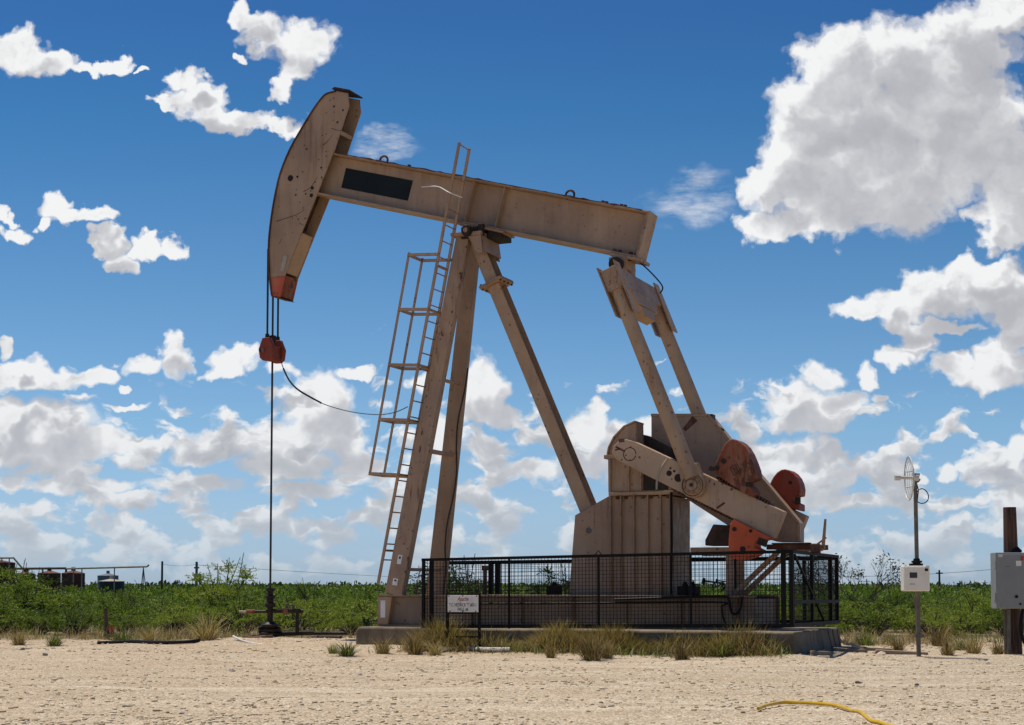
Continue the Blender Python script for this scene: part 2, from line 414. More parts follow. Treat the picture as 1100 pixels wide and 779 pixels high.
# --- walking beam
VF = 0.23
tl = PXL(360, 164, -VF); tr = PXL(698.5, 227, -VF); bl = PXL(342, 208.5, -VF); br = PXL(688, 277.5, -VF)
ax = (Vector(tr) + Vector(br))/2 - (Vector(tl) + Vector(bl))/2; L_ = ax.length; ax.normalize()
nx = Vector((-ax.y, ax.x))
c0 = (Vector(tl) + Vector(bl))/2; H_ = ((Vector(tr)-Vector(br)).length + abs((Vector(tl)-c0).dot(nx))*2)/2
def bm_(s, n): q = c0 + ax*s + nx*n; return (q.x, q.y)
S0 = -0.35; S1 = L_ - 0.06
def brect(s0, s1, n0, n1): return [bm_(s0, n0), bm_(s1, n0), bm_(s1, n1), bm_(s0, n1)]
b = MB()
b.prism(brect(S0, S1, H_/2-0.035, H_/2), -VF, VF); b.prism(brect(S0, S1, -H_/2, -H_/2+0.035), -VF, VF)
b.prism(brect(S0, S1, -H_/2+0.035, H_/2-0.035), -0.02, 0.02)
b.prism(brect(S1-0.03, S1, -H_/2+0.036, H_/2-0.036), -VF+0.004, VF-0.004)
beam = b.build('walking_beam', M['tan_clean'], pump, 0.006)
b = MB()
b.prism(brect(S1+0.002, S1+0.03, -H_/2-0.01, H_/2+0.008), -VF-0.008, VF+0.008)
b.build('end_plate', M['tan_warm'], beam, 0.005)
b = MB()
ps = [PXL(500, 240, -0.1), PXL(533, 245, -0.1)]
for q in ps:
    s_ = (Vector(q)-c0).dot(ax)
    for v0, v1 in ((-0.17, -0.021), (0.021, 0.17)): b.prism(brect(s_-0.012, s_+0.012, -H_/2+0.036, H_/2-0.036), v0, v1)
b.each('web_stiffener', M['tan_clean'], beam, 0.004)
# dark rectangle where the emblem has been covered
q0 = Vector(PXL(371.6, 180.5, -0.03))-c0; q1 = Vector(PXL(437, 215.5, -0.03))-c0
b = MB(); b.prism(brect(q0.dot(ax), q1.dot(ax)+0.02, q1.dot(nx), q0.dot(nx)), -0.03, -0.0205)
tag(b.build('name_panel', M['sticker'], beam), 'blacked out rectangular panel')
# rust scale on the top flange and lifting eyes
b = MB(); rr = random.Random(3)
bot_ = []; top_ = []; s_ = 0.03
while s_ < L_-0.05:
    bot_.append(bm_(s_, H_/2 - rr.choice((0.004, 0.006, 0.012, 0.022)))); top_.append(bm_(s_ + rr.uniform(-0.02, 0.02), H_/2 + rr.choice((0.003, 0.004, 0.006, 0.012, 0.02)))); s_ += rr.uniform(0.05, 0.16)
b.prism(bot_ + top_[::-1], -VF-0.004, -VF+0.10)
b.build('rust_scale', M['rust'], beam)
for px in (412, 612):
    s_ = (Vector(PXL(px, 164+(px-360)*0.186, -0.1))-c0).dot(ax)
    cc = bm_(s_, H_/2+0.045); a = [(cc[0]+0.085*math.cos(t), -0.1, cc[1]+0.085*math.sin(t)) for t in [i*PI/10-0.6 for i in range(16)]]
    b = MB(); b.tube(a, 0.022, 8); b.build('lifting_eye', M['rust'], beam, smooth=True)
b = MB()
for px in (440, 648, 652, 668, 672):
    s_ = (Vector(PXL(px, 164+(px-360)*0.186, -0.1))-c0).dot(ax); p0 = bm_(s_, H_/2); p1 = bm_(s_, H_/2+0.05)
    b.cyl((p0[0], -0.12, p0[1]), (p1[0], -0.12, p1[1]), 0.035, n=6)
for px in (660, 666, 678, 684):
    s_ = (Vector(PXL(px, 271, -0.12))-c0).dot(ax); p0 = bm_(s_, -H_/2+0.035); p1 = bm_(s_, -H_/2+0.09)
    b.cyl((p0[0], -0.13, p0[1]), (p1[0], -0.13, p1[1]), 0.04, n=6)
b.each('beam_bolt', M['rust'], beam)
# seat under the beam at the centre bearing
s_ = (Vector(PXL(515, 240, -0.1))-c0).dot(ax)
b = MB(); b.prism(brect(s_-0.42, s_+0.62, -H_/2-0.04, -H_/2-0.002), -0.27, 0.27); b.build('bearing_seat', M['tan_rusty'], beam, 0.005)

# --- horse head
VH = 0.25
outline = [(361,97.5),(351.6,100),(345.6,105),(336,118),(324.4,137),(311.4,160),(300.7,186.5),(294.2,215),(290,243),(288.2,267),(289.3,298.5),(291.6,317.7),(301,319.6),(306.7,295),(324.2,250),(343,203),(360,160),(375.2,114),(373.8,100)]
fr_ = [(q.x, q.y) for q in curve_pts([(x, y, 0) for x, y in outline[0:11]], 3)]
outline = fr_ + outline[11:]; NF = len(fr_)+1
hp = poly(outline, -VH)
redline = PXL(297, 297.5, -VH)[1]
def clip_low(pl, wz, keep_low):
    out = []
    for i in range(len(pl)):
        a = pl[i]; c = pl[(i+1) % len(pl)]
        ina = (a[1] < wz) == keep_low; inc = (c[1] < wz) == keep_low
        if ina: out.append(a)
        if ina != inc:
            t = (wz-a[1])/(c[1]-a[1]); out.append((a[0]+(c[0]-a[0])*t, wz))
    return out
head_hi = clip_low(hp, redline, False); head_lo = clip_low(hp, redline, True)
head = MB(); head.prism(head_hi, -VH, -VH+0.022); head.prism(head_hi, VH-0.022, VH)
M['head'] = paint('horse_head_paint', (0.375, 0.243, 0.15), spots=1.0, streak=0.5, patches=0.22)
M['tipred'] = paint('tip_red', (0.52, 0.085, 0.030), spots=0.6, streak=0.4, patches=0.3, dust=0.35)
hh = head.build('horse_head', M['head'], pump, 0.004)
b = MB(); b.prism(head_lo, -VH-0.001, -VH+0.022); b.prism(head_lo, VH-0.022, VH+0.001)
[tag(o, 'faded red painted tip') for o in b.each('head_tip', M['tipred'], hh, 0.004)]
# front arc track plate
front = hp[0:NF]; ftip = min(front, key=lambda q: q[0])
def off(pl, dd):
    out = []
    for i, p in enumerate(pl):
        a = Vector(pl[max(i-1, 0)]); c = Vector(pl[min(i+1, len(pl)-1)]); t = (c-a).normalized(); n_ = Vector((t.y, -t.x))
        out.append((p[0]-n_.x*dd*-1, p[1]-n_.y*dd*-1))
    return out
def strip(mb, pl, dd, v0, v1, d0=0.0):
    A = off(pl, d0); B = off(pl, dd)
    for i in range(len(pl)-1): mb.prism([A[i], A[i+1], B[i+1], B[i]], v0, v1)
b = MB(); strip(b, front, -0.028, -VH-0.03, VH+0.03, -0.002)
b.build('arc_plate', M['rust'], hh)
# top cap plate, ragged
b = MB(); t0 = PXL(358, 96.5, -VH); t1 = PXL(374.5, 98.5, -VH)
b.prism([(t0[0]-0.02, t0[1]+0.01), (t1[0]+0.03, t1[1]+0.006), (t1[0]+0.03, t1[1]+0.03), (t0[0]+0.04, t0[1]+0.045)], -VH-0.03, VH+0.03)
b.build('cap_plate', M['darkrec'], hh)
# back plates between the two cheeks
def backseg(a, c, inset, mat, nm, v0=-VH+0.024, v1=VH-0.024, th=0.02):
    p = Vector(PXL(*a, -VH)); q = Vector(PXL(*c, -VH)); d_ = (q-p).normalized(); n_ = Vector((d_.y, -d_.x))
    if n_.x > 0: n_ = -n_
    p = p + n_*inset; q = q + n_*inset
    b = MB(); b.prism([tuple(p), tuple(q), tuple(q + n_*th), tuple(p + n_*th)], v0, v1); return b.build(nm, mat, hh, 0.003)
backseg((342, 205.5), (325, 248), 0.22, M['darkrec'], 'inner_plate')  # shade between the cheeks is put into this plate's dark colour
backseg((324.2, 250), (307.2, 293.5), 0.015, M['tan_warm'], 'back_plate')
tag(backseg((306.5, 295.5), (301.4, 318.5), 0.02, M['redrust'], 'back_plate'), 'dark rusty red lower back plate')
backseg((375, 116), (360, 158), 0.28, M['darkrec'], 'inner_plate')  # dark colour paints in the shade of the upper recess
backseg((367, 140), (365.5, 144.5), 0.02, M['tan_warm'], 'spacer_plate')
b = MB(); p0 = PXL(301, 319.6, -VH); p1 = PXL(291.6, 317.7, -VH)
b.prism([p1, p0, (p0[0]+0.03, p0[1]-0.02), (p1[0], p1[1]-0.02)], -VH-0.01, VH+0.02); b.build('toe_plate', M['rust'], hh)
# pin hole and bolt heads, stencil plate
for (px, py, r_) in ((312, 191.5, 0.062), (335.5, 202, 0.035), (334.5, 210, 0.04), (319.5, 190, 0.022), (368.5, 118.5, 0.02)):
    q = P3(px, py, -VH); b = MB(); b.cyl(q + Vector((0, 0.002, 0)), q - Vector((0, 0.006, 0)), r_, n=18); b.build('pin_hole' if r_ > 0.05 else 'bolt_head', M['grease'], hh)
b = MB(); q = P3(305, 283, -VH); d_ = Vector((0.25, 0, 0.95)).normalized()
b.bar(q - d_*0.16 - Vector((0, 0.006, 0)), q + d_*0.16 - Vector((0, 0.006, 0)), 0.006, 0.09, (0, 1, 0)); b.build('stencil_plate', M['pale_metal'], hh)

# long scrapes and rust weeps on the near cheek
for pts_, w_ in (([(326, 206), (334, 201), (341, 190)], 0.014), ([(297, 238), (309, 234), (320, 230), (327, 225)], 0.016), ([(356, 138), (363, 140), (371, 141)], 0.012), ([(347, 156), (352, 152), (357, 145)], 0.014), ([(322, 240), (327, 243)], 0.014), ([(300, 262), (303, 256)], 0.010)):
    q_ = [P3(x, y, -VH) + Vector((0, -0.001, 0)) for x, y in pts_]
    b = MB(); b.tube(curve_pts(q_, 4), w_*0.5, 5, w_*0.2); b.build('rust_scrape', M['rust'], hh)
# --- bridle and carrier bar
ub = ftip[0] - 0.035
wc1 = PXL(292, 362, 0)[1]
for v_ in (-0.2, 0.0, 0.2):
    b = MB()
    b.cyl((ub, v_, ftip[1]), (ub, v_, wc1-0.05), 0.021, n=8)
    o = b.build('bridle_cable', M['cable'], pump)
    b = MB(); b.cyl((ub, v_, wc1-0.2), (ub, v_, wc1+0.03), 0.055, 0.04, n=10); b.build('cable_socket', M['grease'], o)
b = MB()
wc2 = PXL(292, 389, 0)[1]; wm = (wc1+wc2)/2
b.prism([(ub-0.08, wc1-0.05), (ub+0.08, wc1-0.05), (ub+0.17, wm), (ub+0.14, wc2+0.05), (ub+0.07, wc2), (ub-0.07, wc2), (ub-0.14, wc2+0.06), (ub-0.17, wm-0.02)], -0.26, -0.14)
b.prism([(ub-0.08, wc1-0.05), (ub+0.08, wc1-0.05), (ub+0.17, wm), (ub+0.14, wc2+0.05), (ub+0.07, wc2), (ub-0.07, wc2), (ub-0.14, wc2+0.06), (ub-0.17, wm-0.02)], 0.14, 0.26)
b.box((ub-0.10, -0.14, wc2+0.02), (ub+0.10, 0.14, wm+0.06))
cb = b.build('carrier_bar', M['red'], pump, 0.012)
b = MB(); b.cyl((ub, 0, wm+0.061), (ub, 0, wc1+0.02), 0.075, n=12); b.cyl((ub-0.12, -0.27, wm-0.05), (ub-0.12, 0.27, wm-0.05), 0.035, n=10)
b.build('rod_clamp', M['grease'], cb)
b = MB(); q = Vector((ub-0.06, -0.262, wm-0.05)); b.cyl(q, q - Vector((0, 0.02, 0)), 0.04, n=10); b.build('pin_cap', M['galv'], cb)

# --- ladder and cage
V0, V1 = -0.82, -0.37
lt = PXL(493.5, 153, V0); lbm = PXL(406, 628, V0)
def lad(k, v_): return Vector((lt[0]+(lbm[0]-lt[0])*k, v_, lt[1]+(lbm[1]-lt[1])*k))
ladder = MB()
ladder.bar(lad(0, V0), lad(1, V0), 0.02, 0.06); ladder.bar(lad(0, V1), lad(0.985, V1), 0.02, 0.06)
lado = ladder.build('ladder', M['tan_warm'], pump, 0.003)
LL = (lad(1, V0)-lad(0, V0)).length; nr = int(LL/0.305)
for i in range(nr):
    if i in (1, 3): continue
    k = 0.004 + i*0.305/LL
    b = MB(); b.cyl(lad(k, V0), lad(k, V1), 0.013, n=8); b.build('rung', M['tan_warm'], lado)
cage = MB()
ct = PXL(440, 272.5, V0-0.02); cb_ = PXL(397.5, 508, V0-0.02)
def kz(w): return (w-lt[1])/(lbm[1]-lt[1])
hoops = [PXL(452, y, V0)[1] for y in (275, 333, 392, 450.5, 509)]
VA, VB = V0-0.05, V1+0.07
for i, w in enumerate(hoops):
    k = kz(w); t = (w-ct[1])/(cb_[1]-ct[1]); uo = ct[0]+(cb_[0]-ct[0])*t; ui = lad(k, V0).x
    cage.bar((ui+0.02, VA, w-0.01), (uo, VA, w+0.03), 0.012, 0.06); cage.bar((ui+0.02, VB, w-0.01), (uo, VB, w+0.03), 0.012, 0.06)
    cage.bar((uo, VA-0.006, w+0.03), (uo, VB+0.006, w+0.03), 0.012, 0.06, (1, 0, 0))
for v_ in (VA, VB):
    cage.bar((ct[0], v_+0.012, ct[1]+0.02), (cb_[0], v_+0.012, hoops[-1]), 0.012, 0.05)
umid = [(ct[0]+lad(kz(hoops[0]), 0).x)/2, (cb_[0]+lad(kz(hoops[-1]), 0).x)/2]
cage.build('safety_cage', M['tan_warm'], lado, 0.002)
b = MB()
for w in (PXL(480, 290, V1)[1], hoops[1], hoops[2], hoops[3], hoops[4], PXL(412, 592, V1)[1]):
    k = kz(w); p0 = lad(k, V1); t = (w-ltop.z)/(lbot.z-ltop.z); lp = ltop.lerp(lbot, t)
    b.bar(p0 + Vector((0.0, 0.0, 0)), Vector((lp.x-0.18, min(lp.y, V1), w)), 0.05, 0.05, (0, 1, 0))
    b.bar(lad(k, V0), lad(k, V1), 0.05, 0.04, (1, 0, 0))
b.each('ladder_bracket', M['tan_warm'], lado, 0.003)
# pale strap tying the ladder to the beam
a0 = P3(453, 201, -VF-0.02); a1 = P3(470, 200.5, -VF-0.08); a2 = lad(kz(PXL(487, 209, V0)[1]), V0)
b = MB(); b.tube(curve_pts([a0, a1, a2 + Vector((0, -0.03, 0.04)), a2 + Vector((0.16, 0.2, -0.02))], 6), 0.009, 6); b.build('tie_strap', M['white'], lado)

# --- gear reducer and pedestal
ped = poly([(611,637),(617.7,553.6),(654,533),(722,533),(722,637)], -0.55)
ped[0] = (ped[0][0], zt); ped[-1] = (ped[-1][0], zt)
b = MB(); b.prism(ped, -0.55, 0.55)
pd = b.build('pedestal', M['tan'], pump, 0.008)
for px in (656, 667, 681, 696, 709.6, 720):
    b = MB(); uu, wt = PXL(px, 530, -0.6); b.box((uu-0.012, -0.63, zt+0.002), (uu+0.012, -0.551, wt+0.03)); b.build('stiffener', M['tan_rusty'] if px in (656, 720) else M['tan'], pd, 0.003)
q = P3(632.5, 570, -0.553); b = MB(); b.cyl(q, q + Vector((0, -0.006, 0)), 0.055, n=12); b.build('spatter_mark', M['galv'], pd)
fl0 = PXL(654, 531, -0.64); fl1 = PXL(720, 531, -0.64)
b = MB()
b.box((fl0[0], -0.66, fl0[1]-0.03), (fl1[0]+0.06, 0.66, fl0[1]+0.035))
b.build('base_flange', M['tan_warm'], pd, 0.006)
b = MB()
for i in range(7):
    uu = fl0[0] + 0.14 + i*(fl1[0]-fl0[0]-0.2)/6.0; b.cyl((uu, -0.58, fl0[1]-0.09), (uu, -0.58, fl0[1]-0.031), 0.035, n=6)
b.each('base_bolt', M['rust'], pd)
VG = 0.60; f0w = fl0[1] + 0.0352
gp = poly([(653.3,528),(653,492),(655,481),(660.5,470),(671,459),(683,453.5),(683.5,480),(721,498),(721,528)], -VG)
gp[0] = (gp[0][0], f0w); gp[-1] = (gp[-1][0], f0w)
b = MB(); b.prism(gp, -VG, -0.16)
gr = b.build('gear_reducer', M['tan'], pump, 0.01)
gp2 = [(gp[0][0]+0.05, f0w), (gp[1][0]+0.05, gp[1][1])] + [(x+0.05, y-0.06) for x, y in gp[2:5]] + [(PXL(700, 462, 0.1)[0], gp[4][1]-0.12), (PXL(735, 475, 0.1)[0], gp[4][1]-0.45), (PXL(735, 528, 0.1)[0], f0w)]
b = MB(); b.prism(gp2, -0.158, 0.58); b.build('gear_case', M['darkrec'], gr, 0.01)  # coloured dark to paint in the shaded recess beside the belt guard
b = MB()   # split flange and ribs
sw = PXL(654, 491, -VG)[1]
b.box((gp[1][0]-0.06, -VG-0.05, sw-0.035), (PXL(700, 492, -VG)[0], -VG-0.001, sw+0.035))
b.box((gp[1][0]-0.06, -VG-0.001, sw-0.035), (gp[1][0]-0.001, 0.4, sw+0.035))
for px in (656, 676, 689):
    uu = PXL(px, 510, -VG)[0]; b.box((uu-0.014, -VG-0.045, f0w+0.001), (uu+0.014, -VG-0.001, sw-0.036))
b.each('case_rib', M['tan_warm'], gr, 0.005)
b = MB(); uu0 = PXL(691, 510, -VG)[0]; uu1 = PXL(718, 520, -VG)[0]
b.box((uu0, -VG-0.006, f0w+0.02), (uu1, -VG-0.001, sw-0.2)); b.build('inspection_opening', M['grease'], gr)
# arc rim of the case
rim = gp[1:6]
b = MB(); strip(b, rim, -0.03, -VG-0.03, -0.12, -0.001); b.build('case_rim', M['tan_warm'], gr, 0.004)

# --- belt guard
gd = poly([(699.5,446),(761,446),(782,472),(857.7,561.8),(857.7,582),(834.5,582),(788,568.6),(739,537),(699.5,500)], 0.12)
b = MB(); b.prism(gd, 0.12, 0.58); bg = b.build('belt_guard', M['tan_clean'], pump, 0.012)
b = MB()
edge = gd[0:5]
for i in range(len(edge)-1):
    b.bar((edge[i][0], 0.112, edge[i][1]), (edge[i+1][0], 0.112, edge[i+1][1]), 0.014, 0.05)
b.build('guard_rim', M['tan_warm'], bg)
b = MB()
for (x, y) in ((735, 453.5), ):
    q0 = P3(735, 462, 0.113); q1 = P3(746.5, 449.5, 0.113); b.bar(q0, q1, 0.006, 0.07, (0, 1, 0), 0.006, 0.13)
b.build('rust_gash', M['rust'], bg)
b = MB(); q = P3(763.5, 449, 0.3); b.box((q.x-0.03, 0.2, q.z-0.1), (q.x+0.06, 0.4, q.z+0.06)); q = P3(772, 459, 0.3); b.bar(q, q + Vector((0.1, 0, -0.06)), 0.05, 0.03); b.build('guard_latch', M['grease'], bg, 0.004)

# --- cranks, counterweights, pitmans
VC0, VC1 = -0.98, -0.74
crp = [(682,474.5),(673,472),(665,473.5),(659,479),(657,487),(662,493.5),(691,509),(831,578.5),(842.5,549.8)]
cr = poly(crp, VC0)
pin = P3(747, 522, VC0)
up_c = [(767.5,507.5),(770,499),(772.6,493),(776,485),(781,476.4),(785,472.8),(789,472),(793,473),(797,475.4),(801.5,480),(805.5,486.7),(809.5,496),(812.7,505),(813.9,514),(806,517.5),(805.5,521.5),(809,524.5),(811.8,529.5),(811,535),(800,530)]
lo_c = [(789,557.5),(786,563),(784.3,580),(784,591.5),(786.5,599.7),(797,602),(809.6,598),(820,592),(812,588),(812.5,582),(831,578),(829,577)]
M['crank'] = paint('crank_paint', (0.46, 0.31, 0.20), spots=1.0, streak=0.5, patches=0.25)
def crank_set(sv):
    def V(a): return (a, ) if sv < 0 else (-a, )
    a0, a1 = (VC0, VC1) if sv < 0 else (-VC1, -VC0)
    nm = -1
    b = MB(); b.prism(cr, a0, a1)
    co = b.build('crank_arm', M['crank'], pump, 0.012)
    # tooth racks along both edges
    b = MB(); tl_ = Vector(poly([(768, 514)], VC0)[0]); tr_ = Vector(poly([(830, 543.5)], VC0)[0])
    n_ = int((tr_-tl_).length/0.055); dd = (tr_-tl_).normalized(); nn = Vector((-dd.y, dd.x))
    vo = (a0+a1)/2
    for i in range(n_):
        c = tl_ + dd*(i*0.055); b.prism([tuple(c), tuple(c+dd*0.034), tuple(c+dd*0.03+nn*0.045), tuple(c+dd*0.004+nn*0.045)], a0+0.02, a1-0.02)
    bl_ = Vector(poly([(728, 527.2)], VC0)[0]); br_ = Vector(poly([(818, 571.8)], VC0)[0]); n_ = int((br_-bl_).length/0.055); dd = (br_-bl_).normalized(); nn = Vector((dd.y, -dd.x))
    for i in range(n_):
        c = bl_ + dd*(i*0.055); b.prism([tuple(c), tuple(c+dd*0.034), tuple(c+dd*0.03+nn*0.045), tuple(c+dd*0.004+nn*0.045)], a0+0.02, a1-0.02)
    b.build('tooth_rack', M['rust'], co)
    # raised outline, holes, weld arc on the outer face
    fo = a0-0.001 if sv < 0 else a1+0.001; out = -1 if sv < 0 else 1
    b = MB()
    for (px, py, r_) in ((718.8, 508.5, 0.05), (728.7, 513.5, 0.072), (720.2, 503.2, 0.02), (724.3, 506.2, 0.022)):
        q = P3(px, py, VC0); q.y = fo; b.cyl(q, q + Vector((0, out*0.004, 0)), r_, n=16)
    b.each('crank_hole', M['grease'], co)
    b = MB(); cc = Vector(poly([(746, 522)], VC0)[0]); r0 = (Vector(poly([(707, 511)], VC0)[0])-cc).length
    ang = [math.radians(x) for x in range(136, 190, 6)]
    b.tube([(cc.x+r0*math.cos(t), fo, cc.y+r0*math.sin(t)) for t in ang], 0.02, 6); b.build('weld_arc', M['pale_metal'], co)
    b = MB(); hc = P3(676.5, 488, VC0); hc.y = fo
    b.tube([(hc.x+0.115*math.cos(t), fo, hc.z+0.115*math.sin(t)) for t in [i*PI/12 for i in range(24)]], 0.008, 5)
    b.bar((hc.x-0.26, fo, hc.z+0.14), (hc.x-0.09, fo, hc.z+0.05), 0.01, 0.03); b.bar((hc.x-0.27, fo, hc.z+0.08), (hc.x-0.18, fo, hc.z+0.10), 0.01, 0.025)
    b.bar((hc.x-0.20, fo, hc.z+0.24), (hc.x-0.10, fo, hc.z+0.25), 0.01, 0.06)
    b.build('shaft_mark', M['rust'], co)
    # end face trim and raised web on the outer half
    b = MB(); w0 = P3(770, 546, VC0); w1 = P3(776, 539, VC0); w0.y = w1.y = fo
    b.bar(w0, w1 + Vector((0.04, 0, -0.02)), 0.008, 0.035); b.build('cast_mark', M['rust'], co)
    # counterweights
    wa0, wa1 = (VC0-0.10, VC1+0.12) if sv < 0 else (-VC1-0.12, -VC0+0.10)
    def cw(pl, mat, nm_, lab):
        pp = poly(pl, VC0)
        b = MB(); b.prism(pp, wa0, wa1)
        o = b.build(nm_, mat, pump, 0.018); tag(o, lab); return o, pp
    def shrink(pp, k):
        c = sum((Vector(x) for x in pp), Vector((0, 0)))/len(pp); return [tuple(c + (Vector(x)-c)*k) for x in pp]
    if sv < 0:
        o, pp = cw(up_c, M['redrust'], 'counterweight', 'rusty red brown upper counterweight')
        # cast rectangular emblem, bolts
        b = MB(); q = P3(790, 504.5, wa0)
        d1 = Vector((0.82, 0, 0.45)).normalized(); d2 = Vector((-0.45, 0, 0.82)).normalized(); yy = Vector((0, -0.003, 0))
        def rr_(cx, cz, lx, lz): b.bar(q + yy + d1*(cx-lx/2) + d2*cz, q + yy + d1*(cx+lx/2) + d2*cz, 0.012, lz, (0, 1, 0))
        rr_(0, 0.075, 0.15, 0.014); rr_(0, -0.075, 0.15, 0.014); rr_(-0.068, 0, 0.014, 0.136); rr_(0.068, 0, 0.014, 0.136)
        rr_(-0.028, 0, 0.014, 0.10); rr_(0.028, 0, 0.014, 0.10); b.bar(q+yy+d1*-0.02+d2*0.045, q+yy+d1*0.02-d2*0.045, 0.012, 0.014, (0, 1, 0))
        b.build('cast_emblem', M['rust'], o)
        b = MB()
        for (px, py) in ((777.5, 495.5), (770, 503), (764.5, 503.5)):
            q = P3(px, py, wa0); b.cyl(q - Vector((0, 0.03, 0)), q + Vector((0, 0.02, 0)), 0.045, n=8)
        b.box((P3(804, 521, wa0).x-0.05, wa0-0.002, P3(804, 521, wa0).z-0.03), (P3(804, 521, wa0).x+0.08, wa0+0.03, P3(804, 521, wa0).z+0.05))
        b.each('weight_bolt', M['grease'], o)
        o, pp = cw(lo_c, M['orange'], 'counterweight', 'bright orange lower counterweight')
        b = MB()
        for (px, py, r_) in ((789, 568.5, 0.04), (806.5, 570.5, 0.03), (798, 590, 0.05)):
            q = P3(px, py, wa0); b.cyl(q - Vector((0, 0.012, 0)), q + Vector((0, 0.01, 0)), r_, n=10)
        b.bar(P3(814, 580.5, wa0-0.004), P3(824, 584.5, wa0-0.004), 0.008, 0.12); b.each('weight_bolt', M['grease'], o)
    else:
        fc = poly([(829,525.7),(831,519),(834,513.4),(838,508.5),(842.5,505.6),(846.5,505),(850.7,506),(855,509),(859,513.8),(861.5,519.5),(862.8,526),(862.2,533),(855.8,534),(855,539),(862,542),(862,549.5),(842,543)], 0.86)
        b = MB(); b.prism(fc, wa0, wa1); o = b.build('counterweight', M['red'], pump, 0.018); tag(o, 'dark red upper counterweight beyond the belt guard')
        b = MB()
        q = P3(849, 518.5, wa0); b.cyl(q - Vector((0, 0.004, 0)), q + Vector((0, 0.01, 0)), 0.035, n=10); q = P3(857, 538, wa0); b.box((q.x-0.05, q.y-0.03, q.z-0.06), (q.x+0.05, q.y+0.02, q.z+0.06)); q = P3(828, 524, wa0); b.cyl(q - Vector((0, 0.03, 0)), q + Vector((0, 0.02, 0)), 0.04, n=8)
        b.each('weight_bolt', M['grease'], o)
    # pitman
    vp = -1.14 if sv < 0 else 1.14
    pt = P3(660, 303, -1.14); pb = P3(744, 514, -1.14); pt.y = pb.y = vp
    axd = (pb-pt).normalized()
    b = MB(); b.cyl(pt, pb, 0.125, 0.135, n=20)
    po = b.build('pitman_arm', M['tan_warm'], pump, smooth=True)
    b = MB(); pc = P3(747, 522, VC0); R0 = 0.215
    arc = [(pc.x + R0*math.cos(t), pc.z + R0*math.sin(t)) for t in [math.radians(a) for a in range(-150, 31, 15)]]
    tp = pb - axd*0.22
    pp = arc + [(tp.x+0.16, tp.z+0.07), (tp.x-0.16, tp.z-0.05)]
    yo = (VC0-0.17, VC0-0.005) if sv < 0 else (-VC0+0.005, -VC0+0.17)
    b.prism(pp, *yo); b.build('wrist_pin_bearing', M['tan_warm'], po, 0.012)
    b = MB(); o_ = -1 if sv < 0 else 1; yf = yo[0] if sv < 0 else yo[1]
    b.cyl((pc.x, yf, pc.z), (pc.x, yf+o_*0.05, pc.z), 0.15, n=24); b.cyl((pc.x, yf+o_*0.05, pc.z), (pc.x, yf+o_*0.09, pc.z), 0.10, n=20)
    for i in range(8): t = i*PI/4+0.3; b.cyl((pc.x+0.125*math.cos(t), yf+o_*0.05, pc.z+0.125*math.sin(t)), (pc.x+0.125*math.cos(t), yf+o_*0.07, pc.z+0.125*math.sin(t)), 0.018, n=6)
    wp = b.build('wrist_pin', M['tan_rusty'], po, 0.004)
    b = MB(); b.cyl((pc.x, yf+o_*0.09, pc.z), (pc.x, yf+o_*0.094, pc.z), 0.035, n=12); b.build('pin_end', M['grease'], wp)
    b = MB(); b.tube([(pc.x+0.185*math.cos(t), yf+o_*0.002, pc.z+0.185*math.sin(t)) for t in [i*PI/14 for i in range(29)]], 0.008, 5); b.build('bearing_ring', M['rust'], po)
    return pt, pb, axd
ptn, pbn, axd = crank_set(-1); ptf, pbf, _ = crank_set(1)
# equalizer: cross yoke, side plates on each pitman head, tail bearing
perp = Vector((axd.z, 0, -axd.x))          # across the pitman, in the u-w plane
if perp.x < 0: perp = -perp
b = MB(); ec = (ptn+ptf)/2 - axd*0.05
b.bar(ec + Vector((0, -1.26, 0)), ec + Vector((0, 1.26, 0)), 0.40, 0.30, axd)
eq = b.build('equalizer', M['tan_rusty'], pump, 0.012)
for sv, pt in ((-1, ptn), (1, ptf)):
    b = MB()
    for side in (-1, 1):
        a = pt + perp*(0.165*side); b.bar(a - axd*0.33, a + axd*(0.62 if side < 0 else 0.68), 0.30, 0.025, (0, 1, 0))
    b.build('side_plate', M['tan_warm'], eq, 0.004)
    b = MB(); a = pt + axd*0.05; b.cyl(a + Vector((0, 0, 0)), a + axd*0.13, 0.155, n=20); b.build('pitman_head', M['tan_warm'], eq)
b = MB()
for k, (w_, l0, l1) in enumerate(((0.30, 0.1, 0.42), (0.22, 0.42, 0.62))):
    q = ec + axd*l0; q2 = ec + axd*l1
    b.bar(q, q2, 1.5-0.55*k, w_, (0, 1, 0), 1.2-0.6*k, w_*0.85)
b.build('yoke_web', M['tan_warm'], eq, 0.01)
b = MB()
sE = (Vector((ec.x, ec.z))-c0).dot(ax); pE = bm_((Vector(PXL(669, 285, 0))-c0).dot(ax), -H_/2-0.20)
b.cyl((pE[0], -0.40, pE[1]), (pE[0], 0.40, pE[1]), 0.13, n=20); b.build('tail_bearing', M['grease'], eq, 0.01)
b = MB(); b.box((pE[0]-0.17, -0.27, pE[1]-0.26), (pE[0]+0.17, 0.27, pE[1]+0.15)); b.build('bearing_block', M['tan_rusty'], eq, 0.015)
b = MB(); b.prism(brect((Vector(PXL(654, 275, -0.26))-c0).dot(ax), (Vector(PXL(688, 281, -0.26))-c0).dot(ax), -H_/2-0.06, -H_/2-0.002), -0.26, 0.26); b.build('bearing_seat', M['tan_rusty'], beam, 0.004)
b = MB(); b.bar(ec + axd*-0.18 + Vector((0.05, -0.1, 0)), Vector((pE[0], -0.1, pE[1])), 0.2, 0.18); b.build('bearing_stem', M['tan'], eq)
b = MB(); g0 = Vector((pE[0]+0.12, -0.2, pE[1]+0.08)); g2 = ec + Vector((0.32, 0.55, 0.02))
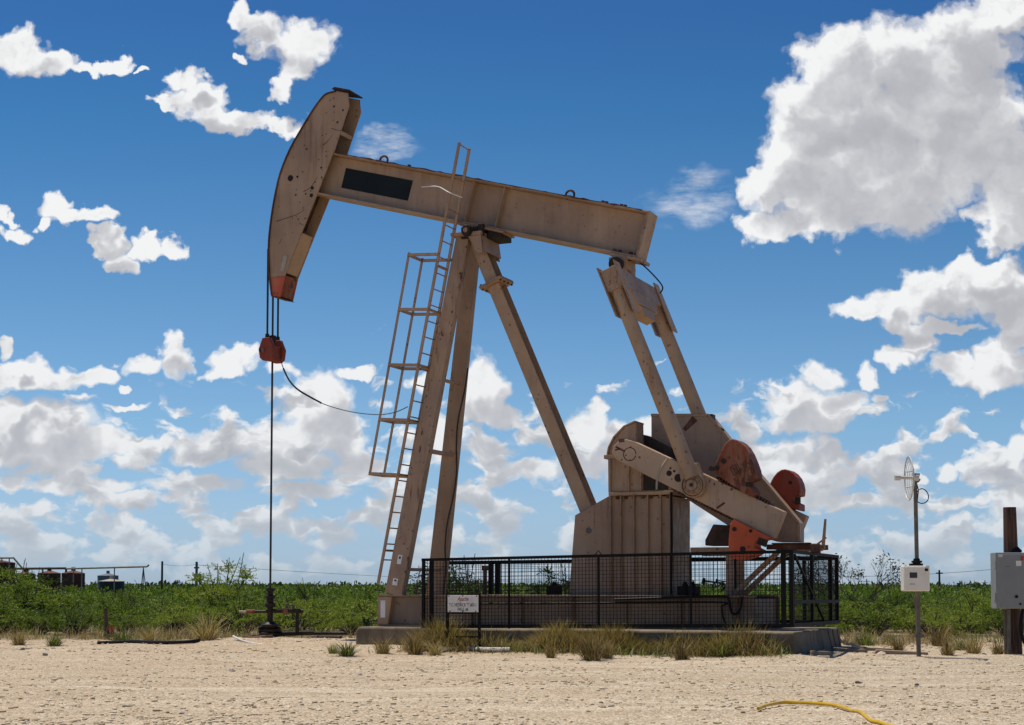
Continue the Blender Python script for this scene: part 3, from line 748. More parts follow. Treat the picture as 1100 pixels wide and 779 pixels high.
b.tube(curve_pts([g0, g0 + Vector((0.22, 0.2, -0.02)), g2 + Vector((0.05, -0.05, 0.15)), g2], 6), 0.014, 6); b.build('grease_line', M['blackhose'], eq)

# --- rear motor platform
VP = 0.36
bz = PXL(800, 592, -VP)[1]
b = MB()
pu = PXL(784, 600, -VP)[0]
for sv in (-1, 1):
    b.box((pu-0.06, sv*VP-0.06, zt+0.001), (pu+0.06, sv*VP+0.06, bz-0.07))
b.box((PXL(740, 590, -0.5)[0], -VP-0.06, bz-0.069), (PXL(783, 590, -VP)[0]+0.06, -VP+0.06, bz+0.07))
b.box((PXL(740, 590, -0.5)[0], VP-0.06, bz-0.069), (PXL(783, 590, -VP)[0]+0.06, VP+0.06, bz+0.07))
ue = PXL(836, 592, -VP)[0]
for sv in (-1, 1):
    a = Vector((pu+0.02, sv*VP, zt-0.02)); c = Vector((ue, sv*VP, bz-0.02)); b.bar(a, c, 0.07, 0.085)
b.each('platform_support', M['tan_rusty'], pump, 0.005)
b = MB(); u3 = PXL(880, 596, -VP)[0]; u2 = PXL(824, 590, -VP)[0]
for sv in (-1, 1):
    b.box((u2, sv*VP-0.05, bz+0.02), (u3, sv*VP+0.05, bz+0.11)); b.box((u2+0.1, sv*VP-0.09, bz+0.112), (u3-0.15, sv*VP+0.09, bz+0.135))
for uu in (u2+0.05, (u2+u3)/2, u3-0.06): b.box((uu-0.05, -VP+0.05, bz+0.03), (uu+0.05, VP-0.05, bz+0.10))
b.box((u3-0.12, -VP-0.14, bz-0.05), (u3+0.04, -VP-0.051, bz+0.10))
b.build('motor_rails', M['rust'], pump, 0.004)
b = MB()
mc = P3(803, 583, 0.35)
q = P3(884, 590, -0.1); b.bar(q, q + Vector((0.05, 0, 0.52)), 0.05, 0.06, (0, 1, 0), 0.04, 0.035); b.bar(q + Vector((-0.45, 0, -0.02)), q, 0.05, 0.06); b.bar(q + Vector((-0.3, 0, -0.06)), q + Vector((0.06, 0, 0.2)), 0.03, 0.03)
b.build('brake_lever', M['tan_rusty'], pump, 0.004)
b = MB(); mm = poly([(775,564.5),(766.5,581),(766.5,587),(785,587),(800,587),(800,566)], 0.0)
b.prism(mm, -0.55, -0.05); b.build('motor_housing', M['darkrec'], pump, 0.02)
b = MB()
for px in (607, 746, 754):
    q = P3(px-3, 636, -0.2)
    b.box((q.x-0.1, -0.75, zt+0.001), (q.x+0.1, -0.45, zt+0.16)); b.cyl((q.x, -0.6, zt+0.15), (q.x, -0.6, zt+0.24), 0.06, 0.03, n=8)
b.each('junction_block', M['black'], pump, 0.01)
b = MB(); q = P3(521, 618, -0.5); b.box((q.x-0.03, -0.53, zt+0.001), (q.x+0.03, -0.47, PXL(521, 610, -0.5)[1])); b.box((q.x-0.05, -0.55, PXL(521, 613, -0.5)[1]), (q.x+0.06, -0.45, PXL(521, 608, -0.5)[1])); b.build('tie_down_post', M['rust'], pump, 0.004)
# conduits along the skid
b = MB()
zc = zt-0.05
pts = [P3(660, 644, -1.02), P3(722, 642, -1.02), P3(776, 641, -1.02), P3(783, 645, -1.02), P3(786, 658, -1.02), P3(792, 659, -1.02), P3(796, 652, -1.02), P3(797, 641, -1.02)]
b.tube(curve_pts(pts, 6), 0.022, 6)
b.tube(curve_pts([P3(500, 648.5, -1.02), P3(610, 648, -1.02), P3(768, 647, -1.02), P3(775, 652, -1.02), P3(777, 664, -1.02), P3(782, 676, -1.02)], 8), 0.016, 6)
b.tube(curve_pts([P3(721, 529, -0.67), P3(721.5, 580, -0.66), P3(721, 634, -0.7), P3(722, 640, -1.0)], 8), 0.026, 6)
b.each('conduit', M['blackhose'], pump, smooth=True)
# wire running up the far front leg
b = MB(); fl_ = [ftop.lerp(fbot, k) + Vector((0.20 + 0.05*math.sin(k*21), -0.17, 0)) for k in [i/14 for i in range(5, 15)]]
b.tube(curve_pts(fl_, 4), 0.016, 5); b.build('leg_wire', M['cable'], lf)
# ================================================================== the site
# helper: a top-level thing sharing the unit's axes, its own base at (u, v)
def uthing(name, label, cat, u=0.0, v=0.0, group=None):
    return thing(name, label, cat, LW(u, v), -TH, group)
def lift(mb, du, dv, dw=0.0):
    mb.v = [q - Vector((du, dv, dw)) for q in mb.v]; return mb

WELL = LW(ub, 0)
def hgt(x, y):
    h = 0.0
    r2 = ((x-WELL.x-0.35)/1.9)**2 + ((y-WELL.y+0.3)/1.3)**2
    h += 0.16*math.exp(-r2)
    q = Vector((x, y, 0)) - ORI; u = q.dot(UX); v = q.dot(VX)
    du = max(-2.4-u, 0, u-6.4); dv = max(abs(v)-2.2, 0)
    h += 0.06*math.exp(-(du*du+dv*dv)/0.5)
    if y < 60:
        fade = max(0, min(1, (60-y)/20))
        h += fade*(0.022*math.sin(x*0.9+y*0.55)*math.sin(y*1.3-0.3*x) + 0.014*math.sin(2.3*x+1.1)*math.sin(2.9*y) + 0.008*math.sin(5.1*x+y)*math.sin(4.3*y+0.6*x))
        d = math.exp(-((y-33.5-0.04*x+0.35*math.sin(x*0.7))/0.9)**2); h += 0.07*d*(0.6+0.4*math.sin(x*1.9))
    return h
xs = [-9000, -3000, -1200, -500, -220, -100, -60, -40, -28] + [-22 + 0.2*i for i in range(221)] + [28, 40, 60, 100, 220, 500, 1200, 3000, 9000]
ys = [-300, -80, -20, 0, 6] + [9 + 0.2*i for i in range(176)] + [46, 50, 60, 80, 120, 200, 400, 900, 2000, 5000, 12000]
gm = MB()
gm.v = [Vector((x, y, hgt(x, y))) for y in ys for x in xs]
nx_ = len(xs)
gm.f = [(j*nx_+i, j*nx_+i+1, (j+1)*nx_+i+1, (j+1)*nx_+i) for j in range(len(ys)-1) for i in range(nx_-1)]
def groundmat():
    m, nt, b = newmat('caliche_ground')
    P = nt.nodes.new('ShaderNodeNewGeometry').outputs['Position']
    sep = nt.nodes.new('ShaderNodeSeparateXYZ'); nt.links.new(P, sep.inputs[0])
    big = noise(nt, P, 0.35, 5, 0.6); mid = noise(nt, P, 2.2, 6, 0.62); fine = noise(nt, P, 26, 4, 0.7)
    warm = (0.52, 0.35, 0.19); pale = (0.54, 0.41, 0.26); grey = (0.48, 0.39, 0.275)
    # the worn lane is greyer towards one side of the pad
    side = math_(nt, 'ADD', math_(nt, 'MULTIPLY', sep.outputs[0], 0.05), math_(nt, 'MULTIPLY', math_(nt, 'SUBTRACT', mid, 0.5), 0.9))
    c = mixc(nt, ramp(nt, side, [(0.0, 0.0), (0.35, 1.0)]), pale, grey)
    c = mixc(nt, ramp(nt, math_(nt, 'ADD', big, math_(nt, 'MULTIPLY', math_(nt, 'SUBTRACT', sep.outputs[1], 27), 0.035)), [(0.45, 0.0), (0.75, 1.0)]), c, warm)
    # tyre lanes running along the pad
    tr = nt.nodes.new('ShaderNodeMapping'); tr.inputs['Scale'].default_value = (0.07, 1.5, 1); tr.inputs['Rotation'].default_value = (0, 0, 0.03); nt.links.new(P, tr.inputs[0])
    tn = noise(nt, tr.outputs[0], 1.4, 5, 0.6)
    c = mixc(nt, math_(nt, 'MULTIPLY', ramp(nt, tn, [(0.50, 0.0), (0.66, 1.0)]), 0.5), c, (0.68, 0.57, 0.41))
    c = mixc(nt, math_(nt, 'MULTIPLY', ramp(nt, tn, [(0.34, 1.0), (0.48, 0.0)]), 0.6), c, (0.40, 0.28, 0.16))
    # pebbly speckle
    vo = nt.nodes.new('ShaderNodeTexVoronoi'); vo.inputs['Scale'].default_value = 24; nt.links.new(P, vo.inputs['Vector'])
    sp = nt.nodes.new('ShaderNodeSeparateColor'); nt.links.new(vo.outputs['Color'], sp.inputs[0])
    c = mixc(nt, ramp(nt, sp.outputs[0], [(0.66, 0.0), (0.9, 0.7)]), c, (0.72, 0.62, 0.48))
    c = mixc(nt, ramp(nt, sp.outputs[1], [(0.70, 0.0), (0.95, 0.7)]), c, (0.24, 0.17, 0.10))
    c = mixc(nt, ramp(nt, fine, [(0.38, 0.6), (0.52, 0.0)]), c, (0.25, 0.175, 0.10))
    vf = nt.nodes.new('ShaderNodeTexVoronoi'); vf.inputs['Scale'].default_value = 62; nt.links.new(P, vf.inputs['Vector'])
    sf = nt.nodes.new('ShaderNodeSeparateColor'); nt.links.new(vf.outputs['Color'], sf.inputs[0])
    c = mixc(nt, ramp(nt, sf.outputs[0], [(0.55, 0.0), (0.85, 0.8)]), c, (0.74, 0.63, 0.49))
    c = mixc(nt, ramp(nt, sf.outputs[1], [(0.55, 0.0), (0.85, 0.85)]), c, (0.27, 0.195, 0.12))
    tr2 = nt.nodes.new('ShaderNodeMapping'); tr2.inputs['Scale'].default_value = (0.035, 0.8, 1); tr2.inputs['Rotation'].default_value = (0, 0, -0.02); nt.links.new(P, tr2.inputs[0])
    t2n = noise(nt, tr2.outputs[0], 1.7, 6, 0.62)
    c = mixc(nt, math_(nt, 'MULTIPLY', ramp(nt, t2n, [(0.52, 0.0), (0.66, 1.0)]), 0.35), c, (0.74, 0.64, 0.49))
    c = mixc(nt, math_(nt, 'MULTIPLY', ramp(nt, t2n, [(0.38, 1.0), (0.46, 0.0)]), 0.35), c, (0.36, 0.26, 0.15))
    st2 = noise(nt, P, 0.8, 6, 0.65)
    c = mixc(nt, math_(nt, 'MULTIPLY', ramp(nt, st2, [(0.58, 0.0), (0.70, 1.0)]), 0.3), c, (0.33, 0.25, 0.165))
    # beyond the pad: sandy soil with litter, then the scrub plain
    edge = math_(nt, 'ADD', sep.outputs[1], math_(nt, 'MULTIPLY', math_(nt, 'SUBTRACT', mid, 0.5), 4.0))
    soil = mixc(nt, ramp(nt, mid, [(0.4, 0.0), (0.6, 1.0)]), (0.16, 0.115, 0.07), (0.31, 0.23, 0.15))
    c = mixc(nt, ramp(nt, math_(nt, 'MULTIPLY', edge, 0.01), [(0.325, 0.0), (0.355, 1.0)]), c, soil)
    c = mixc(nt, ramp(nt, math_(nt, 'MULTIPLY', edge, 0.01), [(0.40, 0.0), (0.55, 1.0)]), c, (0.045, 0.065, 0.02))
    nt.links.new(c, b.inputs['Base Color']); b.inputs['Roughness'].default_value = 0.95; b.inputs['Specular IOR Level'].default_value = 0.15
    h = math_(nt, 'ADD', math_(nt, 'MULTIPLY', fine, 0.5), math_(nt, 'ADD', math_(nt, 'MULTIPLY', mid, 1.2), math_(nt, 'ADD', math_(nt, 'MULTIPLY', vo.outputs['Distance'], -0.8), math_(nt, 'MULTIPLY', vf.outputs['Distance'], -0.5))))
    bump(nt, b, h, 0.7, 0.03)
    return m
g = gm.build('ground', groundmat(), smooth=False, fixn=False); tag(g, kind='structure')
for q in g.data.polygons: q.use_smooth = True

# --- foundation
fb = MB(); VS = 1.98
uL = PXL(383, 680, -1.25)[0]; uM = PXL(472, 680, -1.25)[0]; uR = PXL(850, 672, -VS)[0] + 0.03; ZS = ZB - 0.004
fb.prism([(uM-0.001, -0.4), (uR+0.10, -0.4), (uR+0.02, ZS), (uM-0.001, ZS)], -VS, 1.66)
lb_ = MB()
lb_.prism([(uL, -0.4), (uM-0.004, -0.4), (uM-0.004, ZS-0.22), (uM-0.30, ZS-0.002), (uL+0.06, ZS-0.002), (uL, ZS-0.07)], -1.3, 1.3)
fnd = uthing('concrete_foundation', 'stained concrete slab the pump jack stands on, with a stepped block at its left end', 'foundation')
fb.build('slab', M['concrete'], fnd, 0.03); lb_.build('end_block', M['concrete'], fnd, 0.04)
ck = MB(); rr = random.Random(5)
for vv in (0.55, 0.95, 1.35):
    z = ZS-0.02; pts = []
    for i in range(5): pts.append(Vector((uR+0.105-0.08*(z+0.4)/(ZS+0.4)+0.003, vv + rr.uniform(-0.03, 0.03) + 0.05*i, z))); z -= 0.1
    ck.tube(pts, 0.006, 5)
ck.each('crack', M['darkrec'], fnd)

# --- guard fence
fence = uthing('guard_fence', 'black wire mesh guard fence around the base of the pump jack', 'fence')
VN = -2.02
def fz(px, py, v): return PXL(px, py, v)
uA, zA = fz(455, 601.5, VN); uB, zB = fz(850.5, 592.5, VN)
_, zAb = fz(455, 674.5, VN); _, zBb = fz(850.5, 672.0, VN)
def topz(u): return zA + (zB-zA)*(u-uA)/(uB-uA)
def botz(u): return max(zAb + (zBb-zAb)*(u-uA)/(uB-uA), ZS+0.03)
b = MB(); b.bar((uA-0.03, VN, topz(uA)), (uB+0.03, VN, topz(uB)), 0.05, 0.05); b.build('top_rail', M['black'], fence)
b = MB(); b.bar((uA-0.03, VN, botz(uA)), (uB+0.03, VN, botz(uB)), 0.07, 0.06); b.build('bottom_rail', M['black'], fence)
for px, w_ in ((455, 0.05), (462, 0.06), (547, 0.03), (643, 0.035), (742, 0.035), (842, 0.065), (850.5, 0.065)):
    u = fz(px, 640, VN)[0]; b = MB(); v_ = VN + (0.0 if px != 462 else 0.06)
    b.box((u-w_/2, v_-w_/2, botz(u)-0.025), (u+w_/2, v_+w_/2, topz(u)+0.024)); b.build('post', M['black'], fence)
u = fz(643, 640, VN)[0]; b = MB(); b.tube([(u-0.06, VN, topz(u)+0.02), (u, VN, topz(u)+0.09), (u+0.06, VN, topz(u)+0.02)], 0.01, 5); b.build('hook', M['black'], fence)
def mesh_panel(pa, pb, za0, za1, zb0, zb1, step=0.062, r=0.0034):
    # grid of welded wire between two posts: pa, pb = (u, v); za0..za1 the heights at pa
    b = MB(); pa = Vector((pa[0], pa[1], 0)); pb = Vector((pb[0], pb[1], 0)); L = (pb-pa).length; d = (pb-pa)/L
    n = int(L/step)
    for i in range(1, n):
        t = i/n; q = pa + (pb-pa)*t; b.bar(q + Vector((0, 0, za0+(zb0-za0)*t)), q + Vector((0, 0, za1+(zb1-za1)*t)), r*2, r*2, d)
    k = int((za1-za0)/step)
    for j in range(1, k):
        s_ = j/k; b.bar(pa + Vector((0, 0, za0+(za1-za0)*s_)), pb + Vector((0, 0, zb0+(zb1-zb0)*s_)), r*2, r*2, (0, 0, 1))
    return b
mesh_panel((uA, VN+0.03), (uB, VN+0.03), botz(uA), topz(uA), botz(uB), topz(uB)).build('mesh_panel', M['black'], fence, fixn=False)
# side at the motor end
VF2 = 1.56
uC, zC = fz(897, 598, VF2); _, zCb = fz(897, 668, VF2); uC = uB + 0.02
zCb = max(zCb, ZS+0.04)
zBt = topz(uB)
b = MB(); b.bar((uB, VN, zBt), (uC, VF2, zC), 0.05, 0.05, (1, 0, 0)); b.build('top_rail', M['black'], fence)
b = MB(); b.bar((uB, VN, botz(uB)), (uC, VF2, zCb), 0.06, 0.06, (1, 0, 0)); b.build('bottom_rail', M['black'], fence)
zmB = fz(851, 646.5, VN)[1]; b = MB(); b.bar((uB, VN, zmB), (uC, VF2, fz(897, 646, VF2)[1]), 0.04, 0.06, (1, 0, 0)); b.build('middle_rail', M['black'], fence)
b = MB(); b.bar((uB+0.01, VN+0.15, zBt-0.05), (uB+0.01, VF2-1.2, zCb+0.05), 0.035, 0.035, (1, 0, 0)); b.build('brace', M['black'], fence)
for v_, w_ in ((VF2, 0.06), (VF2-0.55, 0.055), (-0.55, 0.055)):
    b = MB(); t = (v_-VN)/(VF2-VN); b.box((uB-w_/2, v_-w_/2, botz(uB)-0.02), (uB+w_/2, v_+w_/2, zBt+(zC-zBt)*t+0.02)); b.build('post', M['black'], fence)
mesh_panel((uB-0.02, VN), (uC-0.02, VF2), botz(uB), zBt, zCb, zC).build('mesh_panel', M['black'], fence, fixn=False)
# far side
uD = fz(463, 604, VF2)[0]
zD = fz(463, 605, VF2)[1]; zE = fz(738, 601.5, VF2)[1]
def ft(u): return zD + (zE-zD)*(u-uD)/(fz(738, 601, VF2)[0]-uD)
b = MB(); b.bar((uD, VF2, ft(uD)), (uC, VF2, ft(uC)), 0.05, 0.075); b.build('top_rail', M['black'], fence)
b = MB(); b.bar((uD, VF2, zCb), (uC, VF2, zCb), 0.05, 0.06); b.build('bottom_rail', M['black'], fence)
for px, w_ in ((463.5, 0.07), (527.5, 0.085), (535, 0.085), (741, 0.05), (790, 0.05), (864, 0.06)):
    u = fz(px, 630, VF2)[0]; b = MB(); b.box((u-w_/2, VF2-w_/2, zCb-0.02), (u+w_/2, VF2+w_/2, ft(u))); b.build('post', M['black'], fence)
mesh_panel((uD, VF2+0.03), (uC, VF2+0.03), zCb, ft(uD), zCb, ft(uC), 0.09).build('mesh_panel', M['black'], fence, fixn=False)

# --- well sign on a frame
VSG = -2.45
su0, sz0 = PXL(481, 657.5, VSG); su1, sz1 = PXL(514, 639.5, VSG)
sc = ((su0+su1)/2, VSG)
sign = uthing('well_sign', 'small white lease sign with red and black lettering on a black pipe frame', 'sign', sc[0], sc[1])
b = MB(); b.box((su0, VSG-0.008, sz0), (su1, VSG+0.008, sz1)); lift(b, sc[0], sc[1]); pnl = b.build('sign_panel', M['signwhite'], sign, 0.004)
b = MB(); gz = -0.12
b.box((su0-0.045, VSG+0.01, gz), (su0+0.005, VSG+0.05, sz1-0.1)); b.box((su1-0.02, VSG+0.01, gz), (su1+0.025, VSG+0.05, sz1+0.02))
b.box((su0-0.045, VSG+0.012, sz1-0.01), (su1+0.02, VSG+0.048, sz1+0.035)); b.box((su0-0.04, VSG+0.012, sz0-0.03), (su1+0.02, VSG+0.048, sz0+0.0))
zc_ = PXL(490, 684, VSG)[1]; b.box((su0+0.006, VSG+0.015, zc_-0.015), (su1-0.021, VSG+0.045, zc_+0.015))
b.box((su0-0.04, VSG+0.012, sz0), (su0+0.004, VSG+0.048, sz1-0.01))
lift(b, sc[0], sc[1]); b.build('frame', M['black'], sign, 0.003)
b = MB()
for (fx, fzz) in ((0.05, 0.95), (0.5, 0.96), (0.95, 0.95), (0.08, 0.05), (0.5, 0.04), (0.92, 0.05)):
    q = Vector((su0+(su1-su0)*fx, VSG-0.009, sz0+(sz1-sz0)*fzz)); b.cyl(q, q + Vector((0, -0.006, 0)), 0.012, n=8)
lift(b, sc[0], sc[1]); b.each('screw', M['ink'], pnl)
def text(s, size, uu, vv, ww, mat, parent, nm, shear=0.0, wid=None):
    cu = bpy.data.curves.new(nm, 'FONT'); cu.body = s; cu.size = size; cu.align_x = 'CENTER'; cu.align_y = 'CENTER'; cu.extrude = 0.001; cu.shear = shear
    o = bpy.data.objects.new(nm, cu); COL.objects.link(o)
    dg = bpy.context.evaluated_depsgraph_get(); me = bpy.data.meshes.new_from_object(o.evaluated_get(dg)); bpy.data.objects.remove(o)
    me.name = nm; me.materials.clear(); me.materials.append(mat)
    o = bpy.data.objects.new(nm, me); COL.objects.link(o); o.parent = parent
    if wid:
        x = [q.co.x for q in me.vertices]; k = wid/(max(x)-min(x))
        for q in me.vertices: q.co.x *= k
    o.location = (uu, vv, ww); o.rotation_euler = (PI/2, 0, 0); return o
hh_ = sz1-sz0; ww_ = su1-su0
text('Apache', 0.115, 0, -0.0105, sz0+hh_*0.77, M['redink'], pnl, 'red_lettering', 0.35, ww_*0.36)
text("T.C. HEDRICK 'T' #03-1", 0.085, 0, -0.0105, sz0+hh_*0.42, M['ink'], pnl, 'black_lettering', 0, ww_*0.88)
text('WELL #6', 0.085, 0, -0.0105, sz0+hh_*0.15, M['ink'], pnl, 'black_lettering', 0, ww_*0.36)

# --- polished rod and wellhead
zr1 = wc2; zr0 = W(290, 634, WELL.y).z
b = MB(); b.cyl((0, 0, 0), (0, 0, zr1-zr0-0.002), 0.021, n=10)
rod = b.build('polished_rod', M['cable'], loc=None); rod.location = WELL + Vector((0, 0, zr0))
tag(rod, 'long thin steel rod running from the red carrier bar down into the wellhead', 'rod')
wz = hgt(WELL.x, WELL.y) - 0.02
wh = thing('wellhead', 'black greasy wellhead with side valves, under the horse head', 'wellhead', (WELL.x, WELL.y, wz))
K = 1.0/(W(290, 633, WELL.y).z - W(290, 686, WELL.y).z)
def wy(py): return W(290, py, WELL.y).z - wz
def wx(px): return W(px, 640, WELL.y).x - WELL.x
b = MB()
prof = [(0.09, 632), (0.09, 635), (0.06, 636), (0.06, 639), (0.10, 640), (0.10, 643), (0.07, 644), (0.07, 647), (0.11, 648), (0.11, 652), (0.06, 653), (0.06, 668), (0.09, 669)]
b.lathe((0, 0, 0), [(r, wy(y)) for r, y in reversed(prof)], 16); b.build('stuffing_box', M['grease'], wh, smooth=True)
b = MB()
prof = [(0.10, 668), (0.13, 670), (0.19, 671), (0.19, 673), (0.13, 674.5), (0.16, 676), (0.16, 679), (0.22, 680), (0.22, 683), (0.15, 684), (0.15, 692)]
b.lathe((0, 0, 0), [(r, wy(y)) for r, y in reversed(prof)], 20)
b.cyl((-0.22, -0.02, wy(677)), (0.22, -0.02, wy(677)), 0.06, n=10); b.build('casing_head', M['grease'], wh, smooth=True)
b = MB()
zt_ = wy(656.5)
b.cyl((wx(268), 0, zt_-0.01), (wx(287), 0, zt_-0.01), 0.03, n=10); b.cyl((wx(293), 0, zt_+0.0), (wx(326), 0, zt_), 0.042, n=10)
b.cyl((wx(319.5), 0, wy(654.5)), (wx(319.5), 0, wy(681)), 0.035, n=10); b.box((wx(317), -0.07, wy(658)), (wx(323), 0.07, wy(654)))
b.cyl((wx(296), 0, wy(681)), (wx(336), 0.2, wy(680)), 0.05, n=10); b.cyl((wx(330), 0.2, wy(681)), (wx(366), 1.0, wy(682.5)), 0.03, n=8)
b.each('flow_line', M['grease'], wh)
b = MB(); b.cyl((wx(257), 0, zt_-0.01), (wx(265.5), 0, zt_-0.01), 0.022, n=8); b.build('pipe_stub', M['pale_metal'], wh)
b = MB(); b.cyl((wx(265), 0, zt_-0.01), (wx(274), 0, zt_-0.01), 0.042, n=8); b.cyl((wx(304), 0, zt_), (wx(310), 0, zt_), 0.06, n=10)
b.each('union', M['redrust'], wh)
b = MB()
b.bar((wx(306), -0.03, wy(650.5)), (wx(317), -0.03, wy(650.5)), 0.04, 0.03); b.cyl((wx(308), 0, zt_+0.03), (wx(308), 0, wy(649)), 0.03, n=8); b.cyl((wx(315), 0, zt_+0.03), (wx(315), 0, wy(649.5)), 0.03, n=8)
b.bar((wx(298), -0.05, wy(655)), (wx(311), -0.05, wy(653.5)), 0.04, 0.03); b.each('valve_handle', M['galv'], wh)
b = MB(); rr = random.Random(11)
for i in range(9):
    x0 = rr.uniform(wx(262), wx(296)); y0 = rr.uniform(-0.6, -0.1); z0 = rr.uniform(wy(690), wy(684))
    a = rr.uniform(-0.5, 0.5); l = rr.uniform(0.12, 0.3); b.cyl((x0, y0, z0), (x0+l*math.cos(a), y0+l*math.sin(a), z0+rr.uniform(-0.03, 0.05)), rr.uniform(0.03, 0.06), n=8)
b.each('fitting', M['rust'], wh)
# instrument cable from carrier bar to the ladder and leg
cps = [P3(302, 388, 0), P3(304.5, 396, -0.05), P3(311, 409, -0.15), P3(322, 420, -0.3), P3(345, 433, -0.5), P3(375, 442, -0.7), P3(405, 445.5, -0.72), P3(424, 443, -0.72), P3(438, 437, -0.75)]
dark = cps[:5]
cc_ = [ORI + UX*q.x + VX*q.y + Vector((0, 0, q.z)) for q in cps]
b = MB(); b.tube(curve_pts(cc_, 6), 0.009, 6); o = b.build('signal_cable', M['cable'], loc=cc_[0], smooth=True)
tag(o, 'thin grey cable sagging from the red carrier bar across to the ladder', 'cable')
b = MB(); b.tube(curve_pts(cc_[1:5], 6), 0.018, 7); s_ = b.build('cable_sleeve', M['blackhose'], loc=cc_[0], smooth=True); s_.parent = o; s_.location = (0, 0, 0)

# --- telemetry pole on the right
TB = G(985.5, 706); ty = TB.y
tp_ = thing('telemetry_pole', 'thin leaning pipe pole with cream control box and pale grid antenna', 'telemetry pole', TB)
def tw(px, py, dy=0.0): return W(px, py, ty+dy) - TB
b = MB(); b.cyl(tw(987, 709), tw(983, 509), 0.036, 0.032, n=12); b.build('pole', M['galv'], tp_, smooth=True)
b = MB(); b.cyl(tw(980.5, 634, 0.02), tw(983.6, 655, 0.02), 0.011, n=8); b.cyl(tw(983.6, 655, 0.02), tw(985.6, 704, 0.02), 0.012, n=8); b.cyl(tw(987.6, 634, 0.02), tw(988.6, 707, 0.02), 0.013, n=8)
b.box(tw(983, 685, -0.06), tw(991, 681, 0.05)); b.each('conduit', M['galv'], tp_)
b = MB(); b.box(tw(971, 635.2, -0.26), tw(995, 608, -0.05)); bx = b.build('control_box', M['rtu'], tp_, 0.014)
b = MB(); b.box(tw(972, 634.2, -0.272), tw(994, 609, -0.262)); dr = b.build('door', M['rtu'], bx, 0.006)
b = MB(); b.box(tw(977.3, 621, -0.276), tw(985.2, 615, -0.273)); b.build('screen', M['screen'], dr)
b = MB(); b.box(tw(993.6, 613.5, -0.28), tw(995.6, 611, -0.2)); b.build('latch', M['black'], bx)
b = MB(); b.box(tw(977.5, 627.8, -0.2755), tw(983, 627.2, -0.273)); b.build('printed_mark', M['galv'], dr)
b = MB(); b.box(tw(979, 609, -0.09), tw(989, 605.5, 0.06)); b.cyl(tw(984.7, 606), tw(984.6, 600), 0.07, 0.05, n=8); b.box(tw(981.5, 604.5, -0.1), tw(988, 602.5, 0.05)); b.build('pole_clamp', M['black'], tp_)
# grid dish seen nearly edge-on, boom and feed pointing left
ac = tw(979, 514); b = MB()
nL = Vector((-1.0, 0.02, 0.02)).normalized(); yA = Vector((0, 0, 1)); xA = nL.cross(yA).normalized()
RA, RB = 0.32, 0.36
def dish(a, r): return ac + xA*(RA*r*math.cos(a)) + yA*(RB*r*math.sin(a)) + nL*(0.07*r*r - 0.03)
b.tube([dish(2*PI*i/36, 1.0) for i in range(37)], 0.010, 6)
for j in range(-9, 10, 2):
    if abs(j) < 1: continue
    x0 = j/10.0; ym = math.sqrt(1-x0*x0)
    pts = []
    for i in range(9):
        y0 = -ym + 2*ym*i/8; pts.append(ac + xA*(RA*x0) + yA*(RB*y0) + nL*(0.07*(x0*x0+y0*y0) - 0.03))
    b.tube(pts, 0.0045, 5)
for s_ in (-1, 1): b.tube([ac + xA*(RA*x0/6.0) + yA*(RB*0.35*s_) + nL*(0.07*((x0/6.0)**2+0.12) - 0.03) for x0 in range(-5, 6)], 0.012, 5)
b.build('grid_dish', M['antenna'], tp_)
b = MB(); b.cyl(tw(985, 513.5), tw(964, 513), 0.028, n=10); b.cyl(tw(967, 513.1), tw(961, 513), 0.05, n=10); b.cyl(tw(981, 513), tw(986.5, 513), 0.07, n=10); b.build('feed_boom', M['antenna'], tp_)
b = MB(); b.box(tw(981.5, 511, -0.05), tw(986.5, 509, 0.05)); b.cyl(tw(985, 515), tw(987.5, 517), 0.035, n=8); b.build('antenna_mount', M['galv'], tp_)
lc = tw(990.5, 533); b = MB()
b.tube([tw(984.2, 517)] + [lc + Vector((0.105*math.cos(t), 0.02*math.sin(t*2), 0.12*math.sin(t))) for t in [2.2-i*2*PI/22 for i in range(23)]] + [tw(984.6, 545)], 0.009, 5); b.build('cable_loop', M['cable'], tp_)

# --- cut-off wood pole with the grey cabinet
PB = G(1088, 703); py_ = PB.y
wp = thing('wood_post', 'short dark cut-off wood pole behind the grey electrical cabinet', 'pole', PB)
b = MB(); b.cyl(W(1089, 712, py_)-PB, W(1084.5, 545, py_)-PB, 0.15, 0.108, n=20); b.build('shaft', M['wood'], wp, smooth=True)
b = MB(); b.cyl(W(1090, 597, py_)-PB + Vector((0.02, 0, 0)), W(1085.5, 590.5, py_)-PB, 0.135, 0.125, n=16); b.build('band', M['black'], wp)
cbm = thing('electrical_cabinet', 'large grey electrical cabinet mounted on the cut-off wood pole at the right edge', 'cabinet', W(1086, 654, py_-0.45))
CO = cbm.location.copy()
def cw_(px, py, dy=0.0): return W(px, py, py_-0.45+dy) - CO
b = MB(); b.box(cw_(1070.5, 654), cw_(1117, 594, 0.30)); body = b.build('body', M['greybox'], cbm, 0.012)
b = MB(); b.box(cw_(1071.6, 653, -0.016), cw_(1097.5, 595.2, -0.002)); dr = b.build('door', M['greybox'], cbm, 0.006)
b = MB(); b.box(cw_(1098.4, 653, -0.016), cw_(1116, 595.2, -0.002)); b.build('door', M['greybox'], cbm, 0.006)
b = MB(); b.box(cw_(1069, 611, 0.02), cw_(1070.4, 603, 0.1)); b.box(cw_(1069, 645, 0.02), cw_(1070.4, 637, 0.1)); b.each('hinge', M['greybox'], body)
b = MB(); b.box(cw_(1091.5, 608, -0.02), cw_(1097, 602.5, -0.0165)); b.build('paper_label', M['signwhite'], dr)
b = MB(); b.box(cw_(1072.5, 598.5, -0.02), cw_(1077, 595.7, -0.0165)); b.build('paper_label', M['antenna'], dr)
